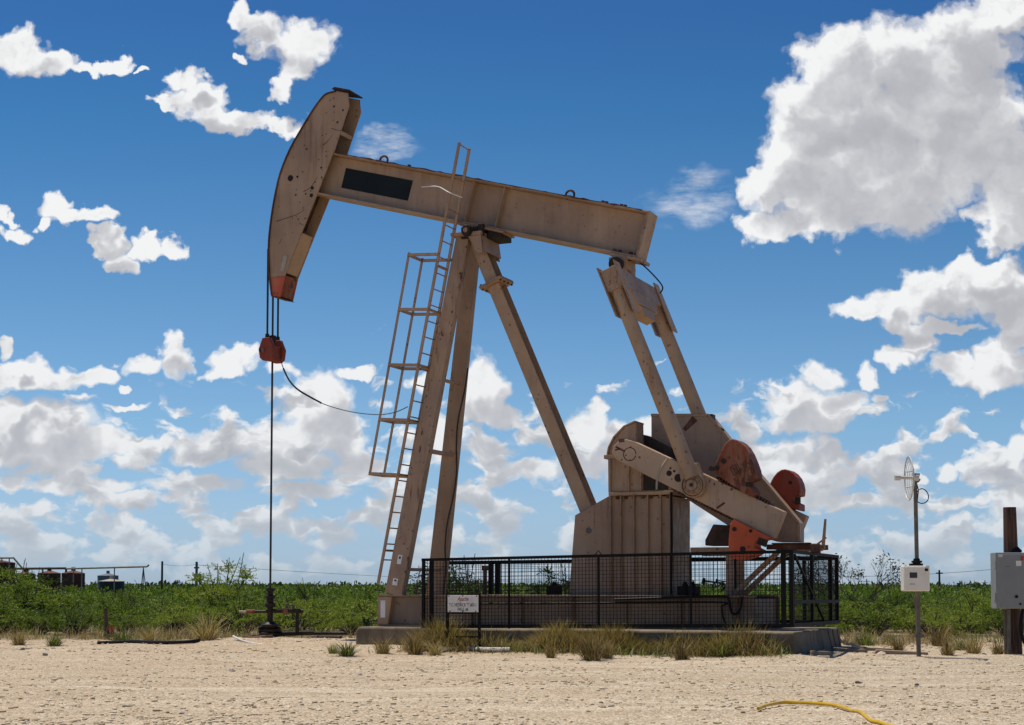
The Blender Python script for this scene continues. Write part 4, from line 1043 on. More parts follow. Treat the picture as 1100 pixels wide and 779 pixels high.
b = MB(); b.box(cw_(1096.9, 602, -0.03), cw_(1099.3, 597.5, -0.017)); b.build('red_tag', M['red_tag'], dr)
b = MB(); q = cw_(1091.8, 641, -0.0165); b.cyl(q, q + Vector((0, -0.02, 0)), 0.026, n=12); q = cw_(1096, 649, -0.0165); b.cyl(q, q + Vector((0, -0.01, 0)), 0.018, n=10); b.each('knob', M['black'], dr)
b = MB(); b.box(cw_(1080, 609.0, -0.018), cw_(1085.5, 608.3, -0.0165)); b.build('printed_mark', M['galv'], dr)
b = MB(); b.cyl(cw_(1079.2, 655, 0.2), cw_(1080.5, 706, 0.2), 0.028, n=10); b.cyl(cw_(1083.3, 655, 0.15), cw_(1083.6, 706, 0.15), 0.035, n=10); b.each('conduit', M['galv'], cbm)
b = MB(); b.tube(curve_pts([cw_(1099, 654, 0.15), cw_(1097, 668, 0.1), cw_(1098, 684, 0.1), cw_(1103, 694, 0.1)], 6), 0.03, 7); b.build('loose_cable', M['blackhose'], cbm)

# ------------------------------------------------------------------ things lying about
def ground_tube(name, pix, r, mat, label, cat, zoff=None, n=8, straight=False):
    pts = []
    for (x, y) in pix:
        q = G(x, y); q = G(x, y, hgt(q.x, q.y)); q.z = hgt(q.x, q.y) + (r*0.9 if zoff is None else zoff); pts.append(q)
    pts = curve_pts(pts, 10)
    z0, z1 = pts[0].z, pts[-1].z
    for i, q in enumerate(pts):
        q.z = max(z0+(z1-z0)*i/(len(pts)-1), hgt(q.x, q.y) + r) if straight else hgt(q.x, q.y) + (r*0.9 if zoff is None else zoff)
    b = MB(); b.tube(pts, r, n); o = b.build(name, mat, loc=pts[0], smooth=True); return tag(o, label, cat)
hs = ground_tube('hose', [(814.5, 764.5), (822, 761.5), (840, 758.6), (860, 757.3), (880, 758.0), (900, 761.5), (920, 767), (935, 773.5), (950, 780), (975, 790)], 0.0165, M['hose'], 'bright yellow hose curving across the pale gravel in the foreground', 'hose', 0.03, 8, True)
ground_tube('plastic_pipe', [(474, 697.6), (500, 698.4), (525, 699.3), (548, 700)], 0.03, M['pipe_white'], 'straight white plastic pipe lying on the ground in front of the well sign', 'pipe', 0.05, 8, True)
pp_ = curve_pts([W(250.5, 683.5, 30.8), W(258, 687.3, 30.6), W(268, 690.5, 30.4), W(283, 693.0, 30.2)], 6); b = MB(); b.tube(pp_, 0.022, 8); tag(b.build('plastic_pipe', M['pipe_white'], loc=pp_[0], smooth=True), 'short white plastic pipe tilted against the mound beside the wellhead', 'pipe')
ground_tube('poly_pipe', [(105, 692.4), (140, 692.2), (170, 691.8), (200, 691.2), (214, 690.6)], 0.035, M['blackhose'], 'black plastic pipe lying along the scrub edge left of the wellhead', 'pipe', None, 8, True)
ground_tube('poly_pipe', [(902, 690), (909, 693), (918, 696), (930, 697.5)], 0.035, M['blackhose'], 'short black hose on the ground at the right end of the concrete slab', 'pipe')
ground_tube('wooden_stick', [(366, 690.5), (350, 690), (335, 688.8)], 0.03, M['twig'], 'weathered stick lying on the mound beside the wellhead', 'stick')
# riser with an orange cap in the scrub edge
q = G(117, 688); rs = thing('pipe_riser', 'thin brown riser pipe with an orange cap at the scrub edge', 'pipe', (q.x, q.y, 0))
b = MB(); b.cyl(W(114.5, 690, q.y)-Vector((q.x, q.y, 0)), W(113.2, 654, q.y)-Vector((q.x, q.y, 0)), 0.045, n=8); b.cyl(W(112, 681, q.y)-Vector((q.x, q.y, 0)), W(125, 681, q.y)-Vector((q.x, q.y, 0)), 0.07, n=8); b.build('riser', M['brownpipe'], rs)
b = MB(); b.cyl(W(119.5, 680, q.y)-Vector((q.x, q.y, 0)), W(119, 671.5, q.y)-Vector((q.x, q.y, 0)), 0.06, 0.04, n=10); b.build('cap', M['orange'], rs)

# rocks: each one that can be told apart
def rock_mesh(seed, s):
    r = random.Random(seed); bm = bmesh.new(); bmesh.ops.create_icosphere(bm, subdivisions=2, radius=1)
    k = [Vector((r.uniform(-1, 1), r.uniform(-1, 1), r.uniform(-1, 1))).normalized() for _ in range(9)]; dd = [r.uniform(0.45, 0.85) for _ in k]
    for v in bm.verts:
        for n_, d_ in zip(k, dd):
            t = v.co.dot(n_)
            if t > d_: v.co -= n_*(t-d_)
        v.co.x *= s[0]; v.co.y *= s[1]; v.co.z *= s[2]
    me = bpy.data.meshes.new('rock'); bm.to_mesh(me); bm.free(); return me
rocks = [(947, 705, 13, 'rock', 'largest pale rock, lying near the foot of the telemetry pole'),
 (1061, 713, 6, 'rock', 'small pale rock near the foot of the cut-off wood pole'),
 (249, 722, 10, 'rock', 'pale rock on the gravel below the wellhead'),
 (195, 765, 8, 'rock', 'small tan rock in the left foreground gravel'),
 (80, 757, 7, 'rock', 'small pale rock low in the far left gravel'),
 (515, 724, 7, 'rock', 'tan rock on the gravel below the well sign'),
 (387, 726, 8, 'rock', 'flat tan rock on the gravel in front of the concrete end block'),
 (922, 734, 8, 'darkrock', 'larger of the two black stones on the right gravel'),
 (985, 735, 7, 'darkrock', 'smaller of the two black stones on the right gravel'),
 (945, 744, 9, 'rock', 'pale rock just below the two black stones'),
 (657, 760, 9, 'rock', 'cream rock left of the yellow hose'),
 (792, 763, 8, 'rock', 'rock close to the tip of the yellow hose'),
 (887, 723, 6, 'rock', 'brownish rock on the gravel in front of the slab end'),
 (134, 757, 7, 'rock', 'tan rock at the far left foreground, right of a paler one'),
 (182, 702, 7, 'rock', 'pale rock beside the black pipe at the scrub edge'),
 (75, 681, 10, 'rock', 'pale rock under the bushes left of the orange capped riser'),
 (1000, 712, 7, 'rock', 'pale rock immediately right of the telemetry pole foot'),
 (620, 712, 5, 'rock', 'little pale rock in front of the dry grass below the fence'),
 (484, 708, 6, 'rock', 'little pale rock in front of the white pipe by the sign'),
 (24, 700, 8, 'darkrock', 'dark stone near the left edge on the tan gravel'),
 (48, 704, 8, 'darkrock', 'dark stone right of another near the left edge'),
 (420, 738, 7, 'rock', 'pale rock in the middle gravel below the samson post'),
 (722, 752, 6, 'rock', 'small cream rock below the middle of the fence in the foreground'),
 (560, 770, 7, 'rock', 'pale rock at the bottom centre of the gravel')]
for i, (x, y, wpx, mt, lab) in enumerate(rocks):
    q = G(x, y); s = wpx*q.y/F/2
    me = rock_mesh(100+i, (s, s*0.8, s*0.55)); me.materials.append(M[mt])
    o = bpy.data.objects.new('rock', me); COL.objects.link(o); o.location = (q.x, q.y, hgt(q.x, q.y) + s*0.2); o.rotation_euler = (0, 0, i*1.3)
    tag(o, lab, 'rock', 'loose rocks on the gravel pad')
# broken boards by the slab end
for i, (x, y, l, w_, a, lab) in enumerate(((890, 700, 0.75, 0.16, -0.15, 'broken flat board nearest the right end of the slab'), (912, 703, 0.6, 0.2, 0.1, 'broken flat board between the slab and the largest rock'), (932, 700, 0.9, 0.12, 0.05, 'long narrow board in front of the black hose'), (968, 704, 0.9, 0.12, -0.12, 'thin weathered board left of the telemetry pole'), (880, 706, 0.4, 0.16, 0.3, 'small board scrap lowest by the slab corner'))):
    q = G(x, y); b = MB(); b.prism([(-l/2, -0.02), (l/2, -0.02), (l/2-0.02, 0.045), (-l/2+0.04, 0.05)], -w_/2, w_/2)
    o = b.build('board_scrap', M['flag'], None, 0.008); o.location = (q.x, q.y, hgt(q.x, q.y)+0.01); o.rotation_euler = (0.05, 0.04, a); tag(o, lab, 'board', 'broken boards by the slab')

# loose gravel: one object
gv = MB(); rr = random.Random(21)
ico = bmesh.new(); bmesh.ops.create_icosphere(ico, subdivisions=1, radius=1); IV = [v.co.copy() for v in ico.verts]; IF = [tuple(v.index for v in f.verts) for f in ico.faces]; ico.free()
GV = []; GF = []
for i in range(17000):
    y = 12.4 + 22*rr.random()**1.5; hw = y*0.335 + 0.5; x = rr.uniform(-hw, hw)
    uv = Vector((x, y, 0)) - ORI
    if -2.2 < uv.dot(UX) < 6.5 and abs(uv.dot(VX)) < 2.2: continue
    if math.sin(y*2.1 + 0.3*x) + math.sin(x*0.8 + y*0.7)*0.8 + rr.uniform(-1.4, 1.4) < -0.6: continue
    s = 0.006 + 0.026*rr.random()**3.4
    if y > 27: s *= 1.35
    z = hgt(x, y); o = len(GV); a = rr.uniform(0, 6.28); ca, sa = math.cos(a), math.sin(a); sx, sy, sz = s*rr.uniform(0.8, 1.5), s*rr.uniform(0.7, 1.1), s*rr.uniform(0.35, 0.6)
    for q in IV:
        j = rr.uniform(0.75, 1.2); X = q.x*sx*j; Y_ = q.y*sy*j
        GV.append((x + X*ca - Y_*sa, y + X*sa + Y_*ca, z + q.z*sz*j + s*0.2))
    GF += [tuple(k+o for k in f) for f in IF]
me = bpy.data.meshes.new('gravel'); me.from_pydata(GV, [], GF); me.materials.append(M['gravel'])
o = bpy.data.objects.new('gravel', me); COL.objects.link(o); tag(o, 'loose pale gravel scattered over the pad', 'gravel', kind='stuff')
# ================================================================== plants
def tri_leaf(V_, F_, p, d, l, w, r):
    d = d.normalized(); s = d.cross(Vector((r.uniform(-1, 1), r.uniform(-1, 1), r.uniform(-1, 1))))
    if s.length < 1e-3: s = d.orthogonal()
    s.normalize(); o = len(V_)
    V_ += [p - s*(w*0.3), p + d*(l*0.5) - s*(w*0.5), p + d*l, p + d*(l*0.5) + s*(w*0.5)]
    F_.append((o, o+1, o+2, o+3))
def mk(name, V_, F_, mat):
    me = bpy.data.meshes.new(name); me.from_pydata([tuple(v) for v in V_], [], F_); me.materials.append(mat); return me
def bush_mesh(seed, h, w, nleaf, ll, lw, mat, clumps=16, gap=0.0):
    r = random.Random(seed); V_ = []; F_ = []; tips = []
    cs = []
    for i in range(clumps):
        a = r.uniform(0, 6.283); rad = w*0.5*math.sqrt(r.random())*0.85; top = h*(1-0.45*(rad/(w*0.5))**2)*r.uniform(0.72, 1.0)
        cs.append((Vector((rad*math.cos(a), rad*math.sin(a), top*r.uniform(0.55, 0.95))), r.uniform(0.16, 0.34)*w*0.62, a))
    for i in range(int(clumps*0.7)):
        a = r.uniform(0, 6.283); rad = w*0.5*r.uniform(0.5, 1.0); cs.append((Vector((rad*math.cos(a), rad*math.sin(a), h*r.uniform(0.1, 0.45))), r.uniform(0.14, 0.26)*w*0.62, a))
    for c, s, a in cs:
        n = int(nleaf/len(cs)*r.uniform(0.6, 1.4))
        # feathery sprays radiating from the clump centre
        ns = max(3, n//11)
        for k in range(ns):
            d = Vector((r.gauss(0, 1), r.gauss(0, 1), r.gauss(0.35, 0.8))).normalized(); ln = s*r.uniform(0.5, 1.25)
            for q in range(11):
                t = (q+1)/11; p = c + Vector((d.x, d.y, d.z*0.55))*(ln*t) + Vector((0, 0, -0.12*t*t*s)); p.z = max(p.z, 0.02)
                dd = d + Vector((r.uniform(-1, 1), r.uniform(-1, 1), r.uniform(-0.6, 0.8)))*0.9
                tri_leaf(V_, F_, p, dd, ll*r.uniform(0.6, 1.2), lw*r.uniform(0.7, 1.2), r)
        tips.append(c)
    # shoots above the outline
    for k in range(5):
        a = r.uniform(0, 6.283); rad = w*0.35*math.sqrt(r.random()); base = Vector((rad*math.cos(a), rad*math.sin(a), h*0.75)); d = Vector((r.uniform(-0.4, 0.4), r.uniform(-0.4, 0.4), 1)).normalized(); L = h*r.uniform(0.06, 0.26)
        for q in range(14):
            t = q/14; p = base + d*(L*t); tri_leaf(V_, F_, p, Vector((r.uniform(-1, 1), r.uniform(-1, 1), r.uniform(0, 0.8))), ll*0.75*(1-t*0.6), lw*0.7, r)
        tips.append(base + d*L)
    return mk('foliage', V_, F_, mat), tips
def stems_mesh(seed, tips, r0=0.018):
    r = random.Random(seed); b = MB()
    for t in tips:
        st = Vector((r.uniform(-0.12, 0.12), r.uniform(-0.12, 0.12), -0.05)); mid = st.lerp(t, 0.5) + Vector((r.uniform(-0.1, 0.1), r.uniform(-0.1, 0.1), 0.08)); b.tube([st, mid, t], r0, 5, r0*0.3)
    me = bpy.data.meshes.new('stems'); me.from_pydata([tuple(v) for v in b.v], [], b.f); me.materials.append(M['twig']); return me
def plant(name, label, cat, fol, stm, loc, rz=0.0, s=1.0, group=None, sz=1.0):
    t = thing(name, label, cat, loc, rz, group); t.scale = (s, s, s*sz)
    o = bpy.data.objects.new('foliage', fol); COL.objects.link(o); o.parent = t
    if stm: o = bpy.data.objects.new('stems', stm); COL.objects.link(o); o.parent = t
    return t
var = []
for i in range(7):
    f_, tp2 = bush_mesh(40+i, 1.04, 2.1, 6500, 0.066, 0.021, M['leaf'], 20); var.append((f_, stems_mesh(60+i, tp2)))
rr = random.Random(77)
placed = 0
def zone(px):
    if px < 60: return 'green mesquite bush in the front row at the far left, before the rusted tanks'
    if px < 130: return 'green mesquite bush in the front row behind the orange capped riser'
    if px < 225: return 'green mesquite bush in the front row behind the black plastic pipe'
    if px < 330: return 'green mesquite bush in the front row behind the wellhead'
    if px < 420: return 'green mesquite bush in the front row between the wellhead and the front legs'
    if px < 905: return 'green mesquite bush seen through the mesh of the guard fence'
    if px < 965: return 'green mesquite bush in the front row just right of the guard fence'
    if px < 1010: return 'green mesquite bush in the front row behind the telemetry pole'
    if px < 1066: return 'green mesquite bush in the front row between the telemetry pole and the cabinet'
    return 'green mesquite bush in the front row behind the grey cabinet'
def put_bush(x, y, s, sz=1.0):
    f_, st = var[rr.randrange(len(var))]
    q = Vector((x, y, hgt(x, y))); px = px_of(q)
    return plant('mesquite_bush', zone(px), 'bush', f_, st, q, rr.uniform(0, 6.28), s, 'mesquite bushes edging the pad', sz)
# front rows, staggered
def edge_y(px): return 37.6 if px < 420 else (36.8 if px > 905 else 39)
px = -45
while px < 1150:
    y = edge_y(px) + rr.uniform(-0.2, 1.2); x = (px-CX)*y/F
    if not (430 < px < 800): put_bush(x, y, rr.uniform(0.6, 1.1)*(1.1 if px > 900 else 1.0), rr.uniform(0.8, 1.05))
    px += rr.uniform(30, 66)
px = -60
while px < 1160:
    y = edge_y(px) + rr.uniform(2.2, 4.6); x = (px-CX)*y/F
    if not (430 < px < 520): put_bush(x, y, rr.uniform(0.8, 1.2)*(1.12 if px > 900 else 1.0), rr.uniform(0.75, 0.98))
    px += rr.uniform(38, 64)
# taller and distinct plants
f_, tp2 = bush_mesh(301, 1.65, 2.1, 7500, 0.072, 0.023, M['leaf'], 22); st = stems_mesh(302, tp2, 0.022)
q = W(238, 632, 45); plant('tall_mesquite', 'taller feathery mesquite left of the wellhead, rising above the scrub line', 'bush', f_, st, (q.x, 45, 0), 0.0, 1.15, None, 1.15)
for (tx, tY, sc_, rz_, lab) in ((4, 43, 1.2, 0.5, 'tall bushy mesquite cut by the left edge in front of the tallest tank'), (33, 42, 1.12, 1.7, 'tall bushy mesquite hiding the foot of the second rusty tank'), (56, 44, 1.02, 2.9, 'bushy mesquite reaching up before the middle rusty tank'), (126, 43, 0.74, 0.2, 'small rounded mesquite under the dark squat tank'), (1052, 44, 0.78, 1.1, 'tall loose mesquite rising between the wire pole and the cabinet'), (962, 43, 0.8, 4.0, 'tall loose mesquite just left of the telemetry pole'), (384, 42, 0.8, 5.0, 'tall loose mesquite beside the ladder foot')):
    q = W(tx, 632, tY); plant('tall_mesquite', lab, 'bush', f_, st, (q.x, tY, 0), rz_, sc_)
q = W(335, 632, 50); plant('tall_mesquite', 'sparse mesquite rising above the scrub right of the wellhead', 'bush', f_, stems_mesh(304, tp2, 0.022), (q.x, 50, 0), 2.0, 0.9)
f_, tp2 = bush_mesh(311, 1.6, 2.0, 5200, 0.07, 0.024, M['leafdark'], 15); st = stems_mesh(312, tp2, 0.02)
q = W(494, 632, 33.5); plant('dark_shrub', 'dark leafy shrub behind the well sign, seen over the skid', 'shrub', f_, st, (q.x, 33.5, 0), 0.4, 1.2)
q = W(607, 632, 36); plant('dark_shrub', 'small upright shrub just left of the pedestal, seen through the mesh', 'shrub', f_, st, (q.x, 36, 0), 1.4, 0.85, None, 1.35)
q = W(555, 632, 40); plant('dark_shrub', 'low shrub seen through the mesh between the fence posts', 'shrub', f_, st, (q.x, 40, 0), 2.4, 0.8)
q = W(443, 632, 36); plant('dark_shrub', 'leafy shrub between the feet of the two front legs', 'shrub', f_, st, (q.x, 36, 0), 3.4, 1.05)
# bare branching tree to the right of the fence
bt = G(908, 676); bt = Vector(((908-CX)*41/F, 41, 0))
tree = thing('bare_tree', 'dark half bare mesquite tree with thin branches just right of the guard fence', 'tree', bt)
tb = MB(); r = random.Random(9); tips = []
def grow(p, d, L, rad, dep):
    q = p + d*L; mid = p.lerp(q, 0.5) + Vector((r.uniform(-1, 1), r.uniform(-1, 1), 0.4))*L*0.08
    tb.tube([p, mid, q], rad, 5, rad*0.65)
    if dep == 0: tips.append(q); return
    for k in range(r.choice((2, 3, 3))):
        nd = (d + Vector((r.uniform(-1, 1), r.uniform(-0.8, 0.8), r.uniform(-0.35, 0.6)))*0.85).normalized(); grow(q, nd, L*r.uniform(0.6, 0.85), rad*0.6, dep-1)
for a in (-0.8, -0.3, 0.25, 0.75): grow(Vector((0, 0, 0)), Vector((a, r.uniform(-0.3, 0.3), 1)).normalized(), 0.70, 0.032, 4)
tb.build('trunk', M['twig'], tree)
V_ = []; F_ = []
for t in tips:
    if r.random() < 0.3:
        for k in range(12): tri_leaf(V_, F_, t + Vector((r.gauss(0, 0.1), r.gauss(0, 0.1), r.gauss(-0.05, 0.08))), Vector((r.gauss(0, 1), r.gauss(0, 1), r.gauss(0, 1))), 0.09, 0.035, r)
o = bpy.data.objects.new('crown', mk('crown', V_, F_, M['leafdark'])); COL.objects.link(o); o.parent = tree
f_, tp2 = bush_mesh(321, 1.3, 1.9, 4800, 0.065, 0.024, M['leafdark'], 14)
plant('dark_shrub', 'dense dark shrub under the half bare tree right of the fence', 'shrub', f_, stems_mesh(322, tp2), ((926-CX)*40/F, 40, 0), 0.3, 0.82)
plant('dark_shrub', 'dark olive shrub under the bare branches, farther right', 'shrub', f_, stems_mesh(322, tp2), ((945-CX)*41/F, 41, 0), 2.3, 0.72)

# grassy tufts
def tuft_mesh(seed, h, w, n, mat, bw=0.012):
    r = random.Random(seed); V_ = []; F_ = []
    for i in range(n):
        a = r.uniform(0, 6.283); rad = w*0.22*math.sqrt(r.random()); p = Vector((rad*math.cos(a), rad*math.sin(a), -0.02))
        le = Vector((math.cos(a + r.uniform(-1.2, 1.2)), math.sin(a + r.uniform(-1.2, 1.2)), 0))*r.uniform(0.05, 0.95)*w*r.uniform(0.4, 1.0)
        L = h*r.uniform(0.2, 1.05); q1 = p + Vector((0, 0, L*0.6)) + le*0.35; q2 = p + Vector((0, 0, L)) + le
        s = Vector((-math.sin(a), math.cos(a), 0))*bw*0.5; o = len(V_)
        V_ += [p-s, p+s, q1+s*0.8, q1-s*0.8, q2]; F_ += [(o, o+1, o+2, o+3), (o+3, o+2, o+4)]
    return mk('tuft', V_, F_, mat)
tv = [tuft_mesh(500+i, 0.42, 0.55, 190, M['drygrass']) for i in range(5)]
wv = [tuft_mesh(520+i, 0.32, 0.6, 120, M['weed'], 0.018) for i in range(3)]
def tuft(me, px, py, s, lab, cat='grass tuft', name='grass_tuft', group=None):
    q = G(px, py); q = G(px, py, hgt(q.x, q.y)); o = bpy.data.objects.new(name, me); COL.objects.link(o); o.location = (q.x, q.y, hgt(q.x, q.y)); o.scale = (s, s, s); o.rotation_euler = (0, 0, px*0.7)
    return tag(o, lab, cat, group)
for i, (x, y, s, lab) in enumerate(((446, 702.5, 0.95, 'golden dry grass tuft at the right foot of the concrete end block'), (467, 702, 0.7, 'small dry grass tuft just left of the well sign'), (635, 708, 1.15, 'big golden dry grass tuft in front of the fence, below the pedestal'), (652, 707, 0.75, 'small dry grass tuft touching the big golden one'), (592, 706, 0.6, 'low dry tuft in front of the fence, left of the big golden one'), (411, 701, 0.85, 'dry grass tuft against the left face of the concrete end block'), (732, 709, 0.8, 'dry tuft in front of the fence under the gear case'), (1018, 703, 0.8, 'dry grass tuft right of the telemetry pole'), (1046, 702, 0.9, 'dry grass tuft left of the cut-off wood pole'), (1072, 703, 0.7, 'dry grass tuft at the foot of the cut-off wood pole'), (965, 700, 0.7, 'dry grass tuft left of the telemetry pole'), (222, 690, 1.5, 'wide dry brown tuft at the scrub edge left of the wellhead'), (1010, 694, 1.2, 'taller dry tuft at the scrub edge between pole and cabinet'), (160, 689, 0.9, 'dry tuft behind the black plastic pipe'), (20, 692, 0.9, 'dry tuft at the far left of the scrub edge'))):
    tuft(tv[i % 5], x, y, s, lab)
for i, (x, y, s, lab) in enumerate(((372, 704, 0.9, 'low green weed on the gravel left of the concrete end block'), (358, 702, 0.6, 'smaller green weed at the left of another on the gravel'), (132, 692, 1.1, 'green weed clump right of the orange capped riser'), (58, 692, 0.9, 'green weed clump left of the orange capped riser'), (930, 695, 1.0, 'green weed clump right of the slab end'), (955, 692, 0.9, 'green weed clump behind the largest rock'), (1032, 698, 0.9, 'green weed clump at the scrub edge left of the cabinet'), (775, 704, 1.1, 'leafy green weed growing against the fence under the crank'))):
    tuft(wv[i % 3], x, y, s, lab, 'weed', 'green_weed')
# dry grass along the front of the slab: uncountable, one object
V_ = []; F_ = []; r = random.Random(31)
def blade(p, h, lean, bw):
    a = r.uniform(0, 6.283); le = Vector((math.cos(a), math.sin(a), 0))*lean; s = Vector((-math.sin(a), math.cos(a), 0))*bw*0.5; o = len(V_)
    q1 = p + Vector((0, 0, h*0.6)) + le*0.4; q2 = p + Vector((0, 0, h)) + le
    V_.extend([p-s, p+s, q1+s*0.8, q1-s*0.8, q2]); F_.extend([(o, o+1, o+2, o+3), (o+3, o+2, o+4)])
for i in range(21000):
    u = r.uniform(uM-0.1, 6.4); v = -2.03 - abs(r.gauss(0, 0.30)); den = 0.55 + 0.45*math.sin(u*2.7+1)*math.sin(u*1.1)
    if u > 5.5: den *= 0.6
    if r.random() > den: continue
    q = LW(u, v); q.z = hgt(q.x, q.y)-0.01; fall = max(0.25, 1 - (-2.05-v)*0.75)
    blade(q, (0.24 + 0.42*r.random()**0.8)*fall*(0.75+0.35*math.sin(u*4.1)*math.sin(u*1.7+1)), r.uniform(0.05, 0.46), 0.010)
for i in range(15000):
    px = r.uniform(-20, 1120); y = (33.6 if px < 430 else 31.4) + abs(r.gauss(0, 1.9)) + 0.5*math.sin(px*0.045) + 0.4*math.sin(px*0.13); x = (px-CX)*y/F
    if 430 < px < 905: continue
    if math.sin(x*3.2)*math.sin(y*2.1+x)+math.sin(x*0.9+2) < r.uniform(-1.6, 1.6): continue
    blade(Vector((x, y, hgt(x, y)-0.01)), 0.06 + 0.30*r.random()**2, r.uniform(0.05, 0.3), 0.013)
o = bpy.data.objects.new('dry_grass', mk('dry_grass', V_, F_, M['drygrass'])); COL.objects.link(o); tag(o, 'dry yellow grass along the front of the slab and the scrub edge', 'grass', kind='stuff')
V_ = []; F_ = []; r = random.Random(32)
for i in range(9000):
    if r.random() < 0.72:
        px = r.uniform(-20, 1120)
        if 425 < px < 905: continue
        y = (34.0 if px < 430 else 31.8) + abs(r.gauss(0, 1.8)); x = (px-CX)*y/F
    else:
        q = LW(r.uniform(-0.9, 6.6), -2.1 - abs(r.gauss(0, 0.45))); x, y = q.x, q.y
    if math.sin(x*2.4+y)*math.sin(y*1.7) + 0.6*math.sin(x*0.7) < r.uniform(-0.4, 1.5): continue
    blade(Vector((x, y, hgt(x, y)-0.01)), 0.05 + 0.2*r.random()**2, r.uniform(0.06, 0.26), 0.018)
o = bpy.data.objects.new('low_weeds', mk('low_weeds', V_, F_, M['weed'])); COL.objects.link(o); tag(o, 'low green weeds straggling along the pad edge and the slab', 'weeds', kind='stuff')
# low litter twigs under scrub edge
# scrub plain behind the front rows: one mass
V_ = []; F_ = []; r = random.Random(55)
def far_bush(x, y, h, w, n, ll):
    c = []
    for k in range(7): a = r.uniform(0, 6.283); rad = w*0.5*math.sqrt(r.random()); c.append((x+rad*math.cos(a), y+rad*math.sin(a), h*r.uniform(0.4, 0.85)*(1-0.3*rad/w), w*r.uniform(0.16, 0.3)))
    for i in range(n):
        cx, cy, cz, s = c[r.randrange(7)]
        d = Vector((r.gauss(0, 1), r.gauss(0, 1), r.gauss(0.2, 0.8))); d.normalize(); p = Vector((cx, cy, cz)) + Vector((d.x, d.y, d.z*0.5))*s*r.uniform(0.3, 1.15); p.z = max(0.02, p.z)
        tri_leaf(V_, F_, p, d + Vector((r.uniform(-1, 1), r.uniform(-1, 1), r.uniform(-0.5, 0.8))), ll*r.uniform(0.6, 1.2), ll*0.42, r)
y = 44.0
while y < 700:
    hw = y*0.34 + 3; st_ = 1.4 + (y-44)*0.05; x = -hw + r.uniform(0, st_)
    while x < hw:
        px = CX + F*x/y
        low = 430 < px < 905
        n = int(760/(1+(y-44)/40)); 
        far_bush(x + r.uniform(-0.5, 0.5), y + r.uniform(-1, 1), r.uniform(0.55, 0.92)*(0.85 if low else 1.0) if y < 120 else r.uniform(0.6, 0.95), 1.7 + (y-44)*0.03, max(30, n), 0.06 + (y-44)*0.003)
        x += st_*r.uniform(0.7, 1.4)
    y += 2.0 + (y-44)*0.11
o = bpy.data.objects.new('scrubland', mk('scrubland', V_, F_, M['leaf'])); COL.objects.link(o); tag(o, 'green mesquite scrub stretching away to the horizon', 'scrub', kind='stuff')
# far dark treeline
V_ = []; F_ = []
for i in range(2600):
    y = r.uniform(1300, 2400); x = r.uniform(-0.36, 0.36)*y; h = r.uniform(1.5, 5.0)
    for k in range(4): tri_leaf(V_, F_, Vector((x + r.gauss(0, 4), y, h*r.random())), Vector((r.gauss(0, 1), r.gauss(0, 0.5), r.gauss(0.3, 0.6))), r.uniform(3, 6), 3.0, r)
o = bpy.data.objects.new('far_treeline', mk('far_treeline', V_, F_, M['farveg'])); COL.objects.link(o); tag(o, 'thin dark line of far scrub along the horizon', 'scrub', kind='stuff')

# ================================================================== far structures
def tank(px0, px1, ytop, Y, mat, label, group=None, roof=None):
    a = W(px0, ytop, Y); c = W(px1, ytop, Y); rad = (c.x-a.x)/2; zt2 = a.z
    t = thing('storage_tank', label, 'tank', ((a.x+c.x)/2, Y, -0.2), 0, group)
    b = MB(); b.cyl((0, 0, 0), (0, 0, zt2+0.2), rad, n=32)
    for k in (0.33, 0.66): b.cyl((0, 0, (zt2+0.2)*k-0.05), (0, 0, (zt2+0.2)*k+0.05), rad+0.04, n=32, cap=False)
    b.build('shell', mat, t)
    b = MB(); b.cyl((0, 0, zt2+0.201), (0, 0, zt2+0.45), rad+0.06, rad*0.2, n=32); b.cyl((0, 0, zt2+0.4), (0, 0, zt2+0.8), 0.2, n=10); b.build('roof', roof or mat, t)
    return t
tank(-20, 15.5, 604.5, 150, M['tankrust'], 'rusty red tank cut by the left edge, tallest of the tank battery')
tank(16, 38, 617, 158, M['tankrust'], 'rusty tank mostly hidden by bushes, second from the left edge')
tank(41, 65, 616, 154, M['tankrust'], 'rusty tank in the middle of the battery, beside the rightmost rusty one')
tank(66.5, 91, 616, 150, M['tankrust'], 'rightmost rusty red tank of the battery')
tank(105, 127, 618.5, 190, M['tankgrey'], 'blue grey tank behind the dark tank', roof=M['tankgrey'])
tank(106, 133.5, 624.5, 180, M['tankdark'], 'dark squat tank with a pale top, right of the rusty battery', roof=M['pale_metal'])
def run(name, segs, r, mat, label, cat, Y, legs=()):
    base = W(segs[0][0], segs[0][1], Y); t = thing(name, label, cat, (base.x, Y, 0))
    b = MB(); pts = [W(x, y, Y) - Vector((base.x, Y, 0)) for x, y in segs]
    for i in range(len(pts)-1): b.cyl(pts[i], pts[i+1], r, n=8)
    b.build('pipe_run', mat, t)
    for (x, y) in legs:
        b = MB(); q = W(x, y, Y) - Vector((base.x, Y, 0)); b.cyl((q.x, 0, -0.2), q, r*0.7, n=6); b.build('support', mat, t)
    return t
run('overhead_pipe', [(-5, 599.5), (14.5, 599.3), (24, 610.5)], 0.09, M['pale_metal'], 'pale pipe bent down over the top of the leftmost tank', 'pipe', 149, [(2, 600), (10, 600)])
run('overhead_pipe', [(17, 611), (71, 610.5), (71, 616)], 0.11, M['brownpipe'], 'brown overhead pipe running along the tops of the rusty tanks', 'pipe', 149.5, [(30, 611), (46, 611)])
run('overhead_pipe', [(71, 611), (158, 608.7), (160, 606.8)], 0.09, M['pale_metal'], 'long thin pale pipe reaching right from the tanks past the dark tank', 'pipe', 149, [(79, 611), (88, 611), (123, 609.8)])
